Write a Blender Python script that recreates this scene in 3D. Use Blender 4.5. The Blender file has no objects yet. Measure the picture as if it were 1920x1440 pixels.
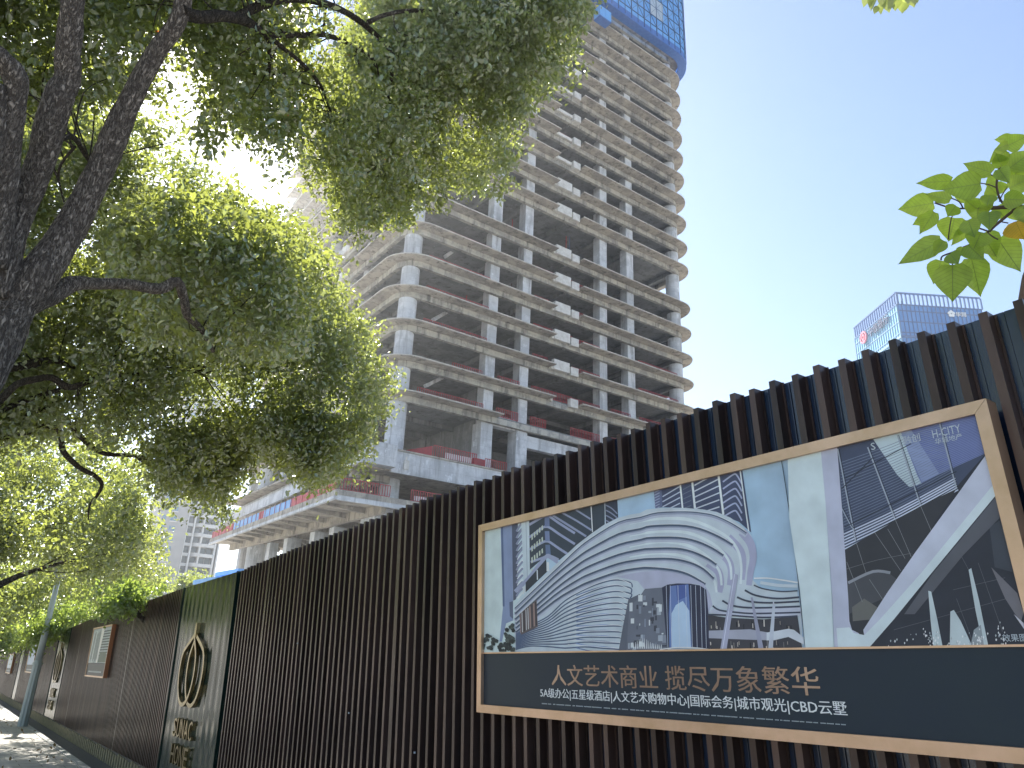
import bpy, math, random
import numpy as np
from mathutils import Vector, Matrix
C = bpy.context.scene
COL = C.collection

# ------------------------------------------------------------------ camera
F_PX = 1353.0
# rows: world X, Y, Z of the camera's right, down and forward axes (from vanishing points)
MC = np.array([[0.80245704, 0.23181261, 0.54984145],
               [-0.59533988, 0.24862116, 0.76404054],
               [0.04041201, -0.94045225, 0.33751509]])
cam_d = bpy.data.cameras.new('camera'); cam = bpy.data.objects.new('camera', cam_d); COL.objects.link(cam)
cam_d.sensor_width = 36.0; cam_d.lens = F_PX / 1920 * 36; cam_d.clip_start = 0.05; cam_d.clip_end = 4000
R, Dn, Fw_ = MC[:, 0], MC[:, 1], MC[:, 2]
cam.matrix_world = Matrix(((R[0], -Dn[0], -Fw_[0], 0), (R[1], -Dn[1], -Fw_[1], 0), (R[2], -Dn[2], -Fw_[2], 0), (0, 0, 0, 1)))
C.camera = cam

# ------------------------------------------------------------------ light
SUN_AZ, SUN_EL = math.radians(7.0), math.radians(47.0)     # azimuth from +Y towards +X
w = bpy.data.worlds.new('World'); C.world = w; w.use_nodes = True
nt = w.node_tree; nt.nodes.clear()
sky = nt.nodes.new('ShaderNodeTexSky'); sky.sky_type = 'NISHITA'; sky.sun_disc = False
sky.sun_elevation = SUN_EL; sky.sun_rotation = SUN_AZ
sky.altitude = 0; sky.air_density = 1.0; sky.dust_density = 0.7; sky.ozone_density = 1.0
bg = nt.nodes.new('ShaderNodeBackground'); bg.inputs['Strength'].default_value = 0.083
wo = nt.nodes.new('ShaderNodeOutputWorld')
nt.links.new(sky.outputs[0], bg.inputs[0]); nt.links.new(bg.outputs[0], wo.inputs[0])
sun_d = bpy.data.lights.new('sun', 'SUN'); sun_d.energy = 5.0; sun_d.angle = math.radians(0.55); sun_d.color = (1.0, 0.95, 0.86)
sun = bpy.data.objects.new('sun', sun_d); COL.objects.link(sun)
sd = Vector((math.sin(SUN_AZ) * math.cos(SUN_EL), math.cos(SUN_AZ) * math.cos(SUN_EL), math.sin(SUN_EL)))
sun.rotation_euler = sd.to_track_quat('Z', 'Y').to_euler(); sun.location = (0, 0, 60)
C.view_settings.view_transform = 'Standard'; C.view_settings.look = 'None'
C.view_settings.gamma = 1.0; C.view_settings.exposure = 1.62
C.cycles.max_bounces = 8; C.cycles.transparent_max_bounces = 8
C.cycles.use_denoising = True

# ------------------------------------------------------------------ helpers
def ray(px, py):
    return MC @ np.array([px - 960.0, py - 720.0, F_PX])
def P(px, py, rng):
    r = ray(px, py); return r / np.linalg.norm(r) * rng
def at_y(px, py, Y):
    r = ray(px, py); return r * (Y / r[1])

def lin(c):
    return tuple(((v / 255 + 0.055) / 1.055) ** 2.4 if v > 10 else v / 255 / 12.92 for v in c)

def tag(o, label=None, cat=None, group=None, kind=None):
    if label: o['label'] = label
    if cat: o['category'] = cat
    if group: o['group'] = group
    if kind: o['kind'] = kind
    return o

def empty(name, loc, label=None, cat=None, group=None):
    o = bpy.data.objects.new(name, None); COL.objects.link(o); o.location = loc; o.empty_display_size = 0.3
    return tag(o, label, cat, group)

class MB:
    def __init__(s): s.v = []; s.f = []; s.m = []
    def add(s, vs, fs, mi=0):
        n = len(s.v); s.v.extend([tuple(map(float, p)) for p in vs])
        for f in fs: s.f.append(tuple(n + i for i in f)); s.m.append(mi)
    def box(s, x0, x1, y0, y1, z0, z1, mi=0):
        s.hexa([(x0, y0, z0), (x1, y0, z0), (x1, y1, z0), (x0, y1, z0), (x0, y0, z1), (x1, y0, z1), (x1, y1, z1), (x0, y1, z1)], mi)
    def hexa(s, p, mi=0):
        s.add(p, [(0, 3, 2, 1), (4, 5, 6, 7), (0, 1, 5, 4), (1, 2, 6, 5), (2, 3, 7, 6), (3, 0, 4, 7)], mi)
    def bar(s, a, b, w, h=None, up=(0, 0, 1), mi=0):
        a = Vector(a); b = Vector(b); h = h or w; d = (b - a).normalized(); u = Vector(up)
        sx = d.cross(u)
        if sx.length < 1e-4: sx = d.cross(Vector((1, 0, 0)))
        sx.normalize(); uz = sx.cross(d).normalized()
        q = [a + sx * i * w / 2 + uz * j * h / 2 for i, j in ((-1, -1), (1, -1), (1, 1), (-1, 1))]
        q2 = [x + (b - a) for x in q]
        s.hexa(q + q2, mi)
    def prism(s, poly, z0, z1, mi=0):
        n = len(poly)
        s.add([(x, y, z0) for x, y in poly] + [(x, y, z1) for x, y in poly],
              [tuple(range(n))[::-1], tuple(range(n, 2 * n))] + [(i, (i + 1) % n, n + (i + 1) % n, n + i) for i in range(n)], mi)
    def strip(s, A, B, z0, z1, closed=False, mi=0):
        # plate between outer path A and inner path B
        n = len(A); vs = [(x, y, z0) for x, y in A] + [(x, y, z0) for x, y in B] + [(x, y, z1) for x, y in A] + [(x, y, z1) for x, y in B]
        fs = []
        for i in range(n if closed else n - 1):
            j = (i + 1) % n
            fs += [(i, j, n + j, n + i)[::-1], (2 * n + i, 2 * n + j, 3 * n + j, 3 * n + i), (i, j, 2 * n + j, 2 * n + i), (n + j, n + i, 3 * n + i, 3 * n + j)]
        if not closed:
            fs += [(0, n, 3 * n, 2 * n)[::-1], (n - 1, 2 * n - 1, 4 * n - 1, 3 * n - 1)]
        s.add(vs, fs, mi)
    def cyl(s, c, r0, r1, z0, z1, n=20, mi=0):
        vs = []
        for z, r in ((z0, r0), (z1, r1)):
            vs += [(c[0] + r * math.cos(2 * math.pi * i / n), c[1] + r * math.sin(2 * math.pi * i / n), z) for i in range(n)]
        s.add(vs, [tuple(range(n))[::-1], tuple(range(n, 2 * n))] + [(i, (i + 1) % n, n + (i + 1) % n, n + i) for i in range(n)], mi)
    def tube(s, pts, rad, n=8, mi=0, bump=0.0, rnd=None):
        pts = [Vector(tuple(p)) for p in pts]; rings = []
        ref = Vector((0.31, 0.2, 0.93))
        for i, p in enumerate(pts):
            d = (pts[min(i + 1, len(pts) - 1)] - pts[max(i - 1, 0)]).normalized()
            a = d.cross(ref).normalized(); b = d.cross(a)
            r = rad[i] if hasattr(rad, '__len__') else rad
            rings.append([p + (a * math.cos(2 * math.pi * k / n) + b * math.sin(2 * math.pi * k / n)) * r * (1 + (rnd.uniform(-bump, bump) if rnd else 0)) for k in range(n)])
        vs = [q for rg in rings for q in rg]; fs = []
        for i in range(len(pts) - 1):
            for k in range(n):
                fs.append((i * n + k, i * n + (k + 1) % n, (i + 1) * n + (k + 1) % n, (i + 1) * n + k))
        fs.append(tuple(range(n))[::-1]); fs.append(tuple(range((len(pts) - 1) * n, len(pts) * n)))
        s.add(vs, fs, mi)
    def build(s, name, mats, parent=None, smooth=False, origin=None):
        if not isinstance(mats, (list, tuple)): mats = [mats]
        me = bpy.data.meshes.new(name)
        org = np.array(parent.location if parent is not None and origin is None else (origin or (0, 0, 0)), float)
        if parent is not None and parent.parent is not None:
            org = np.array(parent['org'])
        v = np.array(s.v, float) - org
        me.from_pydata(v.tolist(), [], s.f)
        for m_ in mats: me.materials.append(m_)
        if any(s.m): me.polygons.foreach_set('material_index', s.m)
        if smooth: me.polygons.foreach_set('use_smooth', [True] * len(s.f))
        me.update()
        o = bpy.data.objects.new(name, me); COL.objects.link(o)
        if parent is None: o.location = tuple(org)
        else: o.parent = parent
        return o

def subbuild(mb, name, mats, part, root, smooth=False):
    """a sub-part: part has no offset of its own, so coordinates are relative to the root thing"""
    o = mb.build(name, mats, None, smooth, origin=tuple(root.location)); o.location = (0, 0, 0); o.parent = part
    return o

def smooth_path(pts, k=4):
    pts = [np.array(p, float) for p in pts]; out = []
    for i in range(len(pts) - 1):
        p0 = pts[max(i - 1, 0)]; p1 = pts[i]; p2 = pts[i + 1]; p3 = pts[min(i + 2, len(pts) - 1)]
        for j in range(k):
            t = j / k
            out.append(0.5 * ((2 * p1) + (-p0 + p2) * t + (2 * p0 - 5 * p1 + 4 * p2 - p3) * t * t + (-p0 + 3 * p1 - 3 * p2 + p3) * t ** 3))
    out.append(pts[-1]); return out

# ------------------------------------------------------------------ materials
def mat(name, col, rough=0.6, metal=0.0, var=None, scale=1.0, detail=6, bump=0.0, bscale=20.0, spec=0.5, stretch=None, col2=None, lo=0.4, hi=0.65):
    """Principled with noise mottling between col and col2; stretch = mapping scale for streaks"""
    m = bpy.data.materials.new(name); m.use_nodes = True; t = m.node_tree; b = t.nodes['Principled BSDF']
    b.inputs['Base Color'].default_value = (*col, 1); b.inputs['Roughness'].default_value = rough
    b.inputs['Metallic'].default_value = metal; b.inputs['Specular IOR Level'].default_value = spec
    tc = t.nodes.new('ShaderNodeNewGeometry'); mp = t.nodes.new('ShaderNodeMapping'); t.links.new(tc.outputs['Position'], mp.inputs[0])
    if stretch: mp.inputs['Scale'].default_value = stretch
    if col2:
        n = t.nodes.new('ShaderNodeTexNoise'); n.inputs['Scale'].default_value = scale; n.inputs['Detail'].default_value = detail; n.inputs['Roughness'].default_value = 0.62
        t.links.new(mp.outputs[0], n.inputs['Vector'])
        r = t.nodes.new('ShaderNodeMapRange'); r.inputs[1].default_value = lo; r.inputs[2].default_value = hi
        t.links.new(n.outputs[0], r.inputs[0])
        mx = t.nodes.new('ShaderNodeMix'); mx.data_type = 'RGBA'; mx.inputs[6].default_value = (*col, 1); mx.inputs[7].default_value = (*col2, 1)
        t.links.new(r.outputs[0], mx.inputs[0]); t.links.new(mx.outputs[2], b.inputs['Base Color'])
    if bump:
        n2 = t.nodes.new('ShaderNodeTexNoise'); n2.inputs['Scale'].default_value = bscale; n2.inputs['Detail'].default_value = 5
        t.links.new(mp.outputs[0], n2.inputs['Vector'])
        bp = t.nodes.new('ShaderNodeBump'); bp.inputs['Strength'].default_value = bump; bp.inputs['Distance'].default_value = 0.02
        t.links.new(n2.outputs[0], bp.inputs['Height']); t.links.new(bp.outputs[0], b.inputs['Normal'])
    return m

def concrete(name, c1, c2, c3, s=0.35):
    """board-marked concrete: large stains, vertical run marks, formwork joints"""
    m = bpy.data.materials.new(name); m.use_nodes = True; t = m.node_tree; b = t.nodes['Principled BSDF']; b.inputs['Roughness'].default_value = 0.9
    b.inputs['Specular IOR Level'].default_value = 0.25
    g = t.nodes.new('ShaderNodeNewGeometry')
    def noise(scale, st, det=6, rg=0.65):
        mp = t.nodes.new('ShaderNodeMapping'); mp.inputs['Scale'].default_value = st; t.links.new(g.outputs['Position'], mp.inputs[0])
        n = t.nodes.new('ShaderNodeTexNoise'); n.inputs['Scale'].default_value = scale; n.inputs['Detail'].default_value = det; n.inputs['Roughness'].default_value = rg
        t.links.new(mp.outputs[0], n.inputs['Vector']); return n
    def mixc(f, a, bb, lo, hi):
        r = t.nodes.new('ShaderNodeMapRange'); r.inputs[1].default_value = lo; r.inputs[2].default_value = hi; t.links.new(f, r.inputs[0])
        mx = t.nodes.new('ShaderNodeMix'); mx.data_type = 'RGBA'; t.links.new(r.outputs[0], mx.inputs[0])
        for k, q in ((6, a), (7, bb)):
            if isinstance(q, tuple): mx.inputs[k].default_value = (*q, 1)
            else: t.links.new(q, mx.inputs[k])
        return mx.outputs[2]
    n1 = noise(s, (1, 1, 1)); n2 = noise(1.3, (1, 1, 0.14)); n3 = noise(0.9, (1.6, 1.6, 1))
    a = mixc(n1.outputs[0], c1, c2, 0.45, 0.56)
    a = mixc(n2.outputs[0], a, c3, 0.52, 0.70)
    a2 = mixc(n3.outputs[0], a, tuple(x * 1.35 for x in c1), 0.60, 0.74)
    br = t.nodes.new('ShaderNodeTexBrick'); mp = t.nodes.new('ShaderNodeMapping'); t.links.new(g.outputs['Position'], mp.inputs[0])
    mp.inputs['Rotation'].default_value = (math.radians(90), 0, 0)
    br.inputs['Scale'].default_value = 1.0; br.inputs['Brick Width'].default_value = 1.83; br.inputs['Row Height'].default_value = 0.92
    br.inputs['Mortar Size'].default_value = 0.012; br.offset = 0
    t.links.new(mp.outputs[0], br.inputs['Vector'])
    mx = t.nodes.new('ShaderNodeMix'); mx.data_type = 'RGBA'; mx.blend_type = 'MULTIPLY'
    t.links.new(a2, mx.inputs[6]); mx.inputs[7].default_value = (0.62, 0.62, 0.62, 1)
    fm = t.nodes.new('ShaderNodeMath'); fm.operation = 'MULTIPLY'; fm.inputs[1].default_value = 0.7
    t.links.new(br.outputs['Fac'], fm.inputs[0]); t.links.new(fm.outputs[0], mx.inputs[0])
    t.links.new(mx.outputs[2], b.inputs['Base Color'])
    bp = t.nodes.new('ShaderNodeBump'); bp.inputs['Strength'].default_value = 0.25; bp.inputs['Distance'].default_value = 0.04
    t.links.new(n3.outputs[0], bp.inputs['Height']); t.links.new(bp.outputs[0], b.inputs['Normal'])
    return m

def leaf_mat(name, dif, trans, gloss=0.10, tmix=0.5, dif2=None, trans2=None):
    m = bpy.data.materials.new(name); m.use_nodes = True; t = m.node_tree; t.nodes.clear()
    out = t.nodes.new('ShaderNodeOutputMaterial'); g = t.nodes.new('ShaderNodeNewGeometry')
    def ramp(a, b_):
        mx = t.nodes.new('ShaderNodeMix'); mx.data_type = 'RGBA'; mx.inputs[6].default_value = (*a, 1); mx.inputs[7].default_value = (*b_, 1)
        t.links.new(g.outputs['Random Per Island'], mx.inputs[0]); return mx.outputs[2]
    d = t.nodes.new('ShaderNodeBsdfDiffuse'); tr = t.nodes.new('ShaderNodeBsdfTranslucent'); gl = t.nodes.new('ShaderNodeBsdfGlossy')
    gl.inputs['Roughness'].default_value = 0.30; gl.inputs['Color'].default_value = (0.9, 0.95, 0.9, 1)
    t.links.new(ramp(dif, dif2 or tuple(x * 1.7 for x in dif)), d.inputs[0])
    t.links.new(ramp(trans, trans2 or tuple(x * 1.5 for x in trans)), tr.inputs[0])
    m1 = t.nodes.new('ShaderNodeMixShader'); m1.inputs[0].default_value = tmix
    t.links.new(d.outputs[0], m1.inputs[1]); t.links.new(tr.outputs[0], m1.inputs[2])
    m2 = t.nodes.new('ShaderNodeMixShader'); m2.inputs[0].default_value = gloss
    t.links.new(m1.outputs[0], m2.inputs[1]); t.links.new(gl.outputs[0], m2.inputs[2]); t.links.new(m2.outputs[0], out.inputs[0])
    return m

def bark_mat(name, c1, c2):
    m = bpy.data.materials.new(name); m.use_nodes = True; t = m.node_tree; b = t.nodes['Principled BSDF']; b.inputs['Roughness'].default_value = 0.95
    b.inputs['Specular IOR Level'].default_value = 0.15
    g = t.nodes.new('ShaderNodeNewGeometry'); mp = t.nodes.new('ShaderNodeMapping'); t.links.new(g.outputs['Position'], mp.inputs[0])
    mp.inputs['Scale'].default_value = (1, 1, 0.30); mp.inputs['Rotation'].default_value = (0.25, -0.30, 0)
    n = t.nodes.new('ShaderNodeTexNoise'); n.inputs['Scale'].default_value = 62; n.inputs['Detail'].default_value = 5; n.inputs['Roughness'].default_value = 0.6; n.inputs['Distortion'].default_value = 1.0
    t.links.new(mp.outputs[0], n.inputs['Vector'])
    r = t.nodes.new('ShaderNodeMapRange'); r.inputs[1].default_value = 0.42; r.inputs[2].default_value = 0.6; t.links.new(n.outputs[0], r.inputs[0])
    mx = t.nodes.new('ShaderNodeMix'); mx.data_type = 'RGBA'; mx.inputs[6].default_value = (*c1, 1); mx.inputs[7].default_value = (*c2, 1)
    t.links.new(r.outputs[0], mx.inputs[0]); t.links.new(mx.outputs[2], b.inputs['Base Color'])
    bp = t.nodes.new('ShaderNodeBump'); bp.inputs['Strength'].default_value = 1.0; bp.inputs['Distance'].default_value = 0.02
    t.links.new(r.outputs[0], bp.inputs['Height']); t.links.new(bp.outputs[0], b.inputs['Normal'])
    return m

M = {}
M['conc'] = concrete('concrete_column', (0.62, 0.64, 0.67), (0.48, 0.50, 0.53), (0.30, 0.31, 0.33))
M['conc_shade'] = concrete('concrete_interior_shade', (0.25, 0.26, 0.27), (0.19, 0.20, 0.205), (0.12, 0.125, 0.13))  # interior concrete coloured darker to imitate the shade deep inside the floors
M['slab'] = concrete('slab_concrete', (0.43, 0.395, 0.345), (0.30, 0.28, 0.255), (0.12, 0.115, 0.11), 0.5)
M['beam'] = concrete('beam_concrete', (0.46, 0.445, 0.40), (0.31, 0.305, 0.29), (0.13, 0.13, 0.13), 0.6)
M['white_box'] = mat('pale_precast', (0.66, 0.65, 0.62), 0.85, col2=(0.5, 0.48, 0.44), scale=1.5)
M['red'] = mat('red_guard_paint', (0.42, 0.045, 0.055), 0.6, col2=(0.30, 0.04, 0.05), scale=2)
M['whitep'] = mat('white_paint', (0.7, 0.7, 0.7), 0.6)
M['bluep'] = mat('blue_guard_panel', (0.10, 0.28, 0.60), 0.5, col2=(0.16, 0.36, 0.68), scale=1.2)
M['bluegrid'] = mat('blue_screen_frame', (0.03, 0.08, 0.20), 0.5)
M['bluebase'] = mat('blue_screen_skirt', (0.03, 0.12, 0.42), 0.5, col2=(0.05, 0.16, 0.48), scale=2)
M['bluesheet'] = mat('blue_mesh_screen', (0.10, 0.33, 0.72), 0.55, col2=(0.16, 0.42, 0.80), scale=0.6)
M['palesheet'] = mat('pale_mesh_screen', (0.40, 0.48, 0.56), 0.6, col2=(0.32, 0.42, 0.55), scale=0.6)
M['rib'] = mat('brown_metal_slat', (0.082, 0.052, 0.044), 0.28, metal=0.35, col2=(0.046, 0.032, 0.029), scale=6, stretch=(1, 1, 0.15), bump=0.06, bscale=14)
M['back'] = mat('dark_backing_sheet', (0.010, 0.024, 0.060), 0.22, metal=0.0, col2=(0.020, 0.038, 0.066), scale=5, stretch=(1, 1, 0.3), bump=0.35, bscale=3.2, spec=0.8)
M['green'] = mat('dark_green_panel', (0.006, 0.016, 0.014), 0.17, col2=(0.009, 0.022, 0.019), scale=3, bump=0.03, bscale=5, spec=0.2)
M['plinth_a'] = mat('plinth_pale', (0.30, 0.27, 0.17), 0.8, col2=(0.20, 0.18, 0.12), scale=14)
M['plinth_b'] = mat('plinth_dark', (0.07, 0.07, 0.065), 0.8, col2=(0.11, 0.10, 0.08), scale=14)
M['gold'] = mat('brushed_bronze_frame', (0.62, 0.43, 0.31), 0.34, metal=0.7, col2=(0.50, 0.34, 0.22), scale=4, stretch=(1, 1, 1), bump=0.02, bscale=60)
M['gold2'] = mat('polished_gold', (0.30, 0.235, 0.11), 0.26, metal=0.9, col2=(0.20, 0.16, 0.08), scale=9)
M['goldside'] = mat('rusty_frame_side', (0.32, 0.13, 0.06), 0.5, metal=0.3)
M['band'] = mat('poster_band', (0.016, 0.029, 0.048), 0.42, col2=(0.019, 0.034, 0.048), scale=1.5, spec=0.3)
M['bronze_text'] = mat('bronze_lettering', (0.42, 0.30, 0.23), 0.35, metal=0.6, col2=(0.26, 0.18, 0.14), scale=1.1, lo=0.45, hi=0.55)
M['white_text'] = mat('white_lettering', (0.78, 0.80, 0.80), 0.5)
M['lamp'] = mat('grey_blue_pole_paint', (0.42, 0.48, 0.52), 0.45, metal=0.1, col2=(0.34, 0.40, 0.44), scale=3, stretch=(1, 1, 0.2))
M['bark'] = bark_mat('bark', (0.070, 0.058, 0.049), (0.30, 0.26, 0.22))
M['bark2'] = bark_mat('dark_bark', (0.03, 0.026, 0.022), (0.10, 0.085, 0.07))
M['stem'] = mat('green_brown_stem', (0.09, 0.06, 0.05), 0.7)
M['leafA'] = leaf_mat('camphor_leaf', (0.048, 0.068, 0.026), (0.38, 0.43, 0.075), 0.15, 0.44)
M['leafB'] = leaf_mat('camphor_leaf_second', (0.048, 0.068, 0.026), (0.38, 0.43, 0.075), 0.15, 0.44)
M['leafC'] = leaf_mat('far_leaf', (0.052, 0.076, 0.028), (0.36, 0.42, 0.08), 0.11, 0.48)
M['leafbright'] = leaf_mat('fresh_leaf', (0.07, 0.11, 0.03), (0.34, 0.44, 0.07), 0.08, 0.5)
M['leafbig'] = leaf_mat('broad_leaf', (0.08, 0.13, 0.03), (0.55, 0.74, 0.06), 0.03, 0.70, (0.10, 0.16, 0.035), (0.64, 0.78, 0.08))
M['leafred'] = leaf_mat('orange_leaf', (0.40, 0.10, 0.03), (0.80, 0.22, 0.05), 0.05, 0.6)
M['leafyellow'] = leaf_mat('yellow_leaf', (0.35, 0.22, 0.04), (0.75, 0.45, 0.03), 0.05, 0.6)
for mm in ('leafbig', 'leafyellow'):
    t = M[mm].node_tree; a = t.nodes.new('ShaderNodeAttribute'); a.attribute_name = 'blade'; sx = t.nodes.new('ShaderNodeSeparateXYZ'); t.links.new(a.outputs['Vector'], sx.inputs[0])
    def mth(op, x, y):
        n = t.nodes.new('ShaderNodeMath'); n.operation = op
        for k, q in ((0, x), (1, y)):
            if isinstance(q, (int, float)): n.inputs[k].default_value = q
            elif q is not None: t.links.new(q, n.inputs[k])
        return n.outputs[0]
    ab = mth('ABSOLUTE', sx.outputs[1], None); ph = mth('FRACT', mth('MULTIPLY', mth('SUBTRACT', sx.outputs[0], mth('MULTIPLY', ab, 0.55)), 9.0), None)
    vein = mth('ADD', mth('LESS_THAN', ph, 0.10), mth('LESS_THAN', ab, 0.012)); no = t.nodes.new('ShaderNodeTexNoise'); no.inputs['Scale'].default_value = 45; g = t.nodes.new('ShaderNodeNewGeometry'); t.links.new(g.outputs['Position'], no.inputs[0])
    fac = mth('MULTIPLY', mth('SUBTRACT', 1.0, mth('MULTIPLY', mth('MINIMUM', vein, 1.0), 0.28)), mth('ADD', mth('MULTIPLY', no.outputs[0], 0.5), 0.74))
    for n in list(t.nodes):
        if n.type in ('BSDF_DIFFUSE', 'BSDF_TRANSLUCENT'):
            src = n.inputs[0].links[0].from_socket; mx = t.nodes.new('ShaderNodeVectorMath'); mx.operation = 'SCALE'; t.links.new(src, mx.inputs[0]); t.links.new(fac, mx.inputs['Scale']); t.links.new(mx.outputs[0], n.inputs[0])
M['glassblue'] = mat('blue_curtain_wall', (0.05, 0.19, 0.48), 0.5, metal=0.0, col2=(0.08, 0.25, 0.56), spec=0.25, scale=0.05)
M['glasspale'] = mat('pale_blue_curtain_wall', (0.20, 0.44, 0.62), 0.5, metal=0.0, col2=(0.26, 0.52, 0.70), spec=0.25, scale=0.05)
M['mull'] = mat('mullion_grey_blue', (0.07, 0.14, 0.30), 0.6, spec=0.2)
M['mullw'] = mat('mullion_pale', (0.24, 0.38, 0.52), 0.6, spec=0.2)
M['apt'] = mat('apartment_render', (0.42, 0.41, 0.40), 0.85, col2=(0.36, 0.36, 0.36), scale=0.2)
M['aptw'] = mat('apartment_white_trim', (0.62, 0.62, 0.61), 0.8)
M['aptg'] = mat('apartment_glass', (0.05, 0.07, 0.09), 0.15, spec=0.8)
M['aptb'] = mat('apartment_blue_glass', (0.14, 0.26, 0.38), 0.2, spec=0.8)

def island_vary(m, lo, hi):
    t = m.node_tree; b = t.nodes['Principled BSDF']; src = b.inputs['Base Color'].links[0].from_socket
    g = t.nodes.new('ShaderNodeNewGeometry'); r = t.nodes.new('ShaderNodeMapRange'); r.inputs[3].default_value = lo; r.inputs[4].default_value = hi
    t.links.new(g.outputs['Random Per Island'], r.inputs[0]); h = t.nodes.new('ShaderNodeHueSaturation'); t.links.new(r.outputs[0], h.inputs['Value'])
    t.links.new(src, h.inputs['Color']); t.links.new(h.outputs[0], b.inputs['Base Color'])
island_vary(M['rib'], 0.6, 1.35); island_vary(M['back'], 0.7, 1.4)

# ------------------------------------------------------------------ the ground
SL = 0.0416; EYE = 1.6
def gz(y): return -EYE - SL * min(max(y, -30), 62)
def sheet(name, xs, ys, dz, m, kind='structure'):
    mb = MB(); nx = len(xs)
    vs = [(x, y, gz(y) + dz) for y in ys for x in xs]
    mb.add(vs, [(j * nx + i, j * nx + i + 1, (j + 1) * nx + i + 1, (j + 1) * nx + i) for j in range(len(ys) - 1) for i in range(nx - 1)])
    o = mb.build(name, m); o['kind'] = kind; return o
m_ground = mat('bare_site_ground', (0.40, 0.37, 0.33), 0.95, col2=(0.30, 0.28, 0.24), scale=0.6)
m_road = mat('concrete_road', (0.24, 0.235, 0.225), 0.9, col2=(0.19, 0.185, 0.18), scale=2.5, bump=0.2, bscale=60)
sheet('ground', [-640, -60, -14, 3, 60, 640], [-640, -30, 0, 62, 200, 640], -0.16, m_ground)
sheet('road', [-12.5, -2.75], [-60, -30, 0, 62, 400], -0.13, m_road)
# pavement of square slabs
mp_ = bpy.data.materials.new('pavement_slabs'); mp_.use_nodes = True; t = mp_.node_tree; b = t.nodes['Principled BSDF']; b.inputs['Roughness'].default_value = 0.85
g = t.nodes.new('ShaderNodeNewGeometry'); br = t.nodes.new('ShaderNodeTexBrick'); br.inputs['Scale'].default_value = 1; br.inputs['Brick Width'].default_value = 0.6; br.inputs['Row Height'].default_value = 0.3
br.inputs['Mortar Size'].default_value = 0.006; br.inputs['Color1'].default_value = (0.40, 0.38, 0.34, 1); br.inputs['Color2'].default_value = (0.34, 0.325, 0.30, 1); br.inputs['Mortar'].default_value = (0.12, 0.12, 0.11, 1)
t.links.new(g.outputs['Position'], br.inputs['Vector'])
n = t.nodes.new('ShaderNodeTexNoise'); n.inputs['Scale'].default_value = 3; n.inputs['Detail'].default_value = 6; t.links.new(g.outputs['Position'], n.inputs['Vector'])
mx = t.nodes.new('ShaderNodeMix'); mx.data_type = 'RGBA'; mx.blend_type = 'MULTIPLY'; mx.inputs[0].default_value = 0.6
t.links.new(br.outputs[0], mx.inputs[6]); t.links.new(n.outputs[0], mx.inputs[7])
hs = t.nodes.new('ShaderNodeHueSaturation'); hs.inputs['Value'].default_value = 1.35; t.links.new(mx.outputs[2], hs.inputs['Color']); t.links.new(hs.outputs[0], b.inputs['Base Color'])
sheet('pavement', [-2.6, 2.3], [-60, -30, 0, 20, 40, 62, 400], 0.0, mp_)
m_kerb = mat('kerb_stone', (0.36, 0.36, 0.35), 0.85, col2=(0.28, 0.28, 0.27), scale=3)
def long_box(mb, x0, x1, z0, z1, ys):
    for a, b2 in zip(ys[:-1], ys[1:]):
        mb.hexa([(x0, a, gz(a) + z0), (x1, a, gz(a) + z0), (x1, b2, gz(b2) + z0), (x0, b2, gz(b2) + z0), (x0, a, gz(a) + z1), (x1, a, gz(a) + z1), (x1, b2, gz(b2) + z1), (x0, b2, gz(b2) + z1)])
mb = MB(); long_box(mb, 2.304, 2.42, -0.15, 0.012, [-20 + 0.99 * i for i in range(83)]); mb.build('pavement_edging', m_kerb)['kind'] = 'structure'
mb = MB(); long_box(mb, -2.75, -2.604, -0.15, 0.004, [-40 + i * 1.0 for i in range(102)]); mb.build('road_kerb', m_kerb)['kind'] = 'structure'
sheet('fence_verge', [2.42, 3.2], [-30, 0, 20, 40, 62], -0.035, mat('verge_painted_shadow', (0.10, 0.10, 0.10), 0.95, col2=(0.06, 0.06, 0.06), scale=25, bump=0.3, bscale=40))  # strip coloured dark for the shadow the fence casts along its foot


# the air: thin bright haze over the whole place
hz = bpy.data.materials.new('haze_air'); hz.use_nodes = True; t = hz.node_tree; t.nodes.clear()
vo = t.nodes.new('ShaderNodeVolumePrincipled'); vo.inputs['Color'].default_value = (0.93, 0.96, 1.0, 1); vo.inputs['Density'].default_value = 0.0005; vo.inputs['Anisotropy'].default_value = 0.65
ho = t.nodes.new('ShaderNodeOutputMaterial'); t.links.new(vo.outputs[0], ho.inputs['Volume'])
mb = MB(); mb.box(-650, 650, -650, 650, -6.5, 136); mb.build('haze', hz)['kind'] = 'stuff'
C.cycles.volume_bounces = 0

# ------------------------------------------------------------------ the tower under construction
FL = [24.9, 28.9, 33.2, 37.35, 41.35, 45.6, 49.8, 56.4, 60.5, 65.0, 69.1, 73.3, 77.5, 81.7, 85.9, 89.9, 94.1, 98.3]
X0, X1, Y0, Y1 = 30.85, 82.4, 65.2, 118.5
CR = 4.0
def rrect(off, n=10):
    """rounded outline, clockwise from the far left: left side, near-left corner, front, near-right corner, right side"""
    x0, x1, y0, y1, r = X0 + off, X1 - off, Y0 + off, Y1 - off, max(CR - off, 0.6)
    pts = []
    for cx, cy, a0 in ((x0 + r, y0 + r, 180), (x1 - r, y0 + r, 270), (x1 - r, y1 - r, 0), (x0 + r, y1 - r, 90)):
        for i in range(n + 1):
            a = math.radians(a0 + 90 * i / n); pts.append((cx + r * math.cos(a), cy + r * math.sin(a)))
    return pts
def corner(off, which, n=10):
    return rrect(off, n)[which * (n + 1):(which + 1) * (n + 1)]
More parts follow.
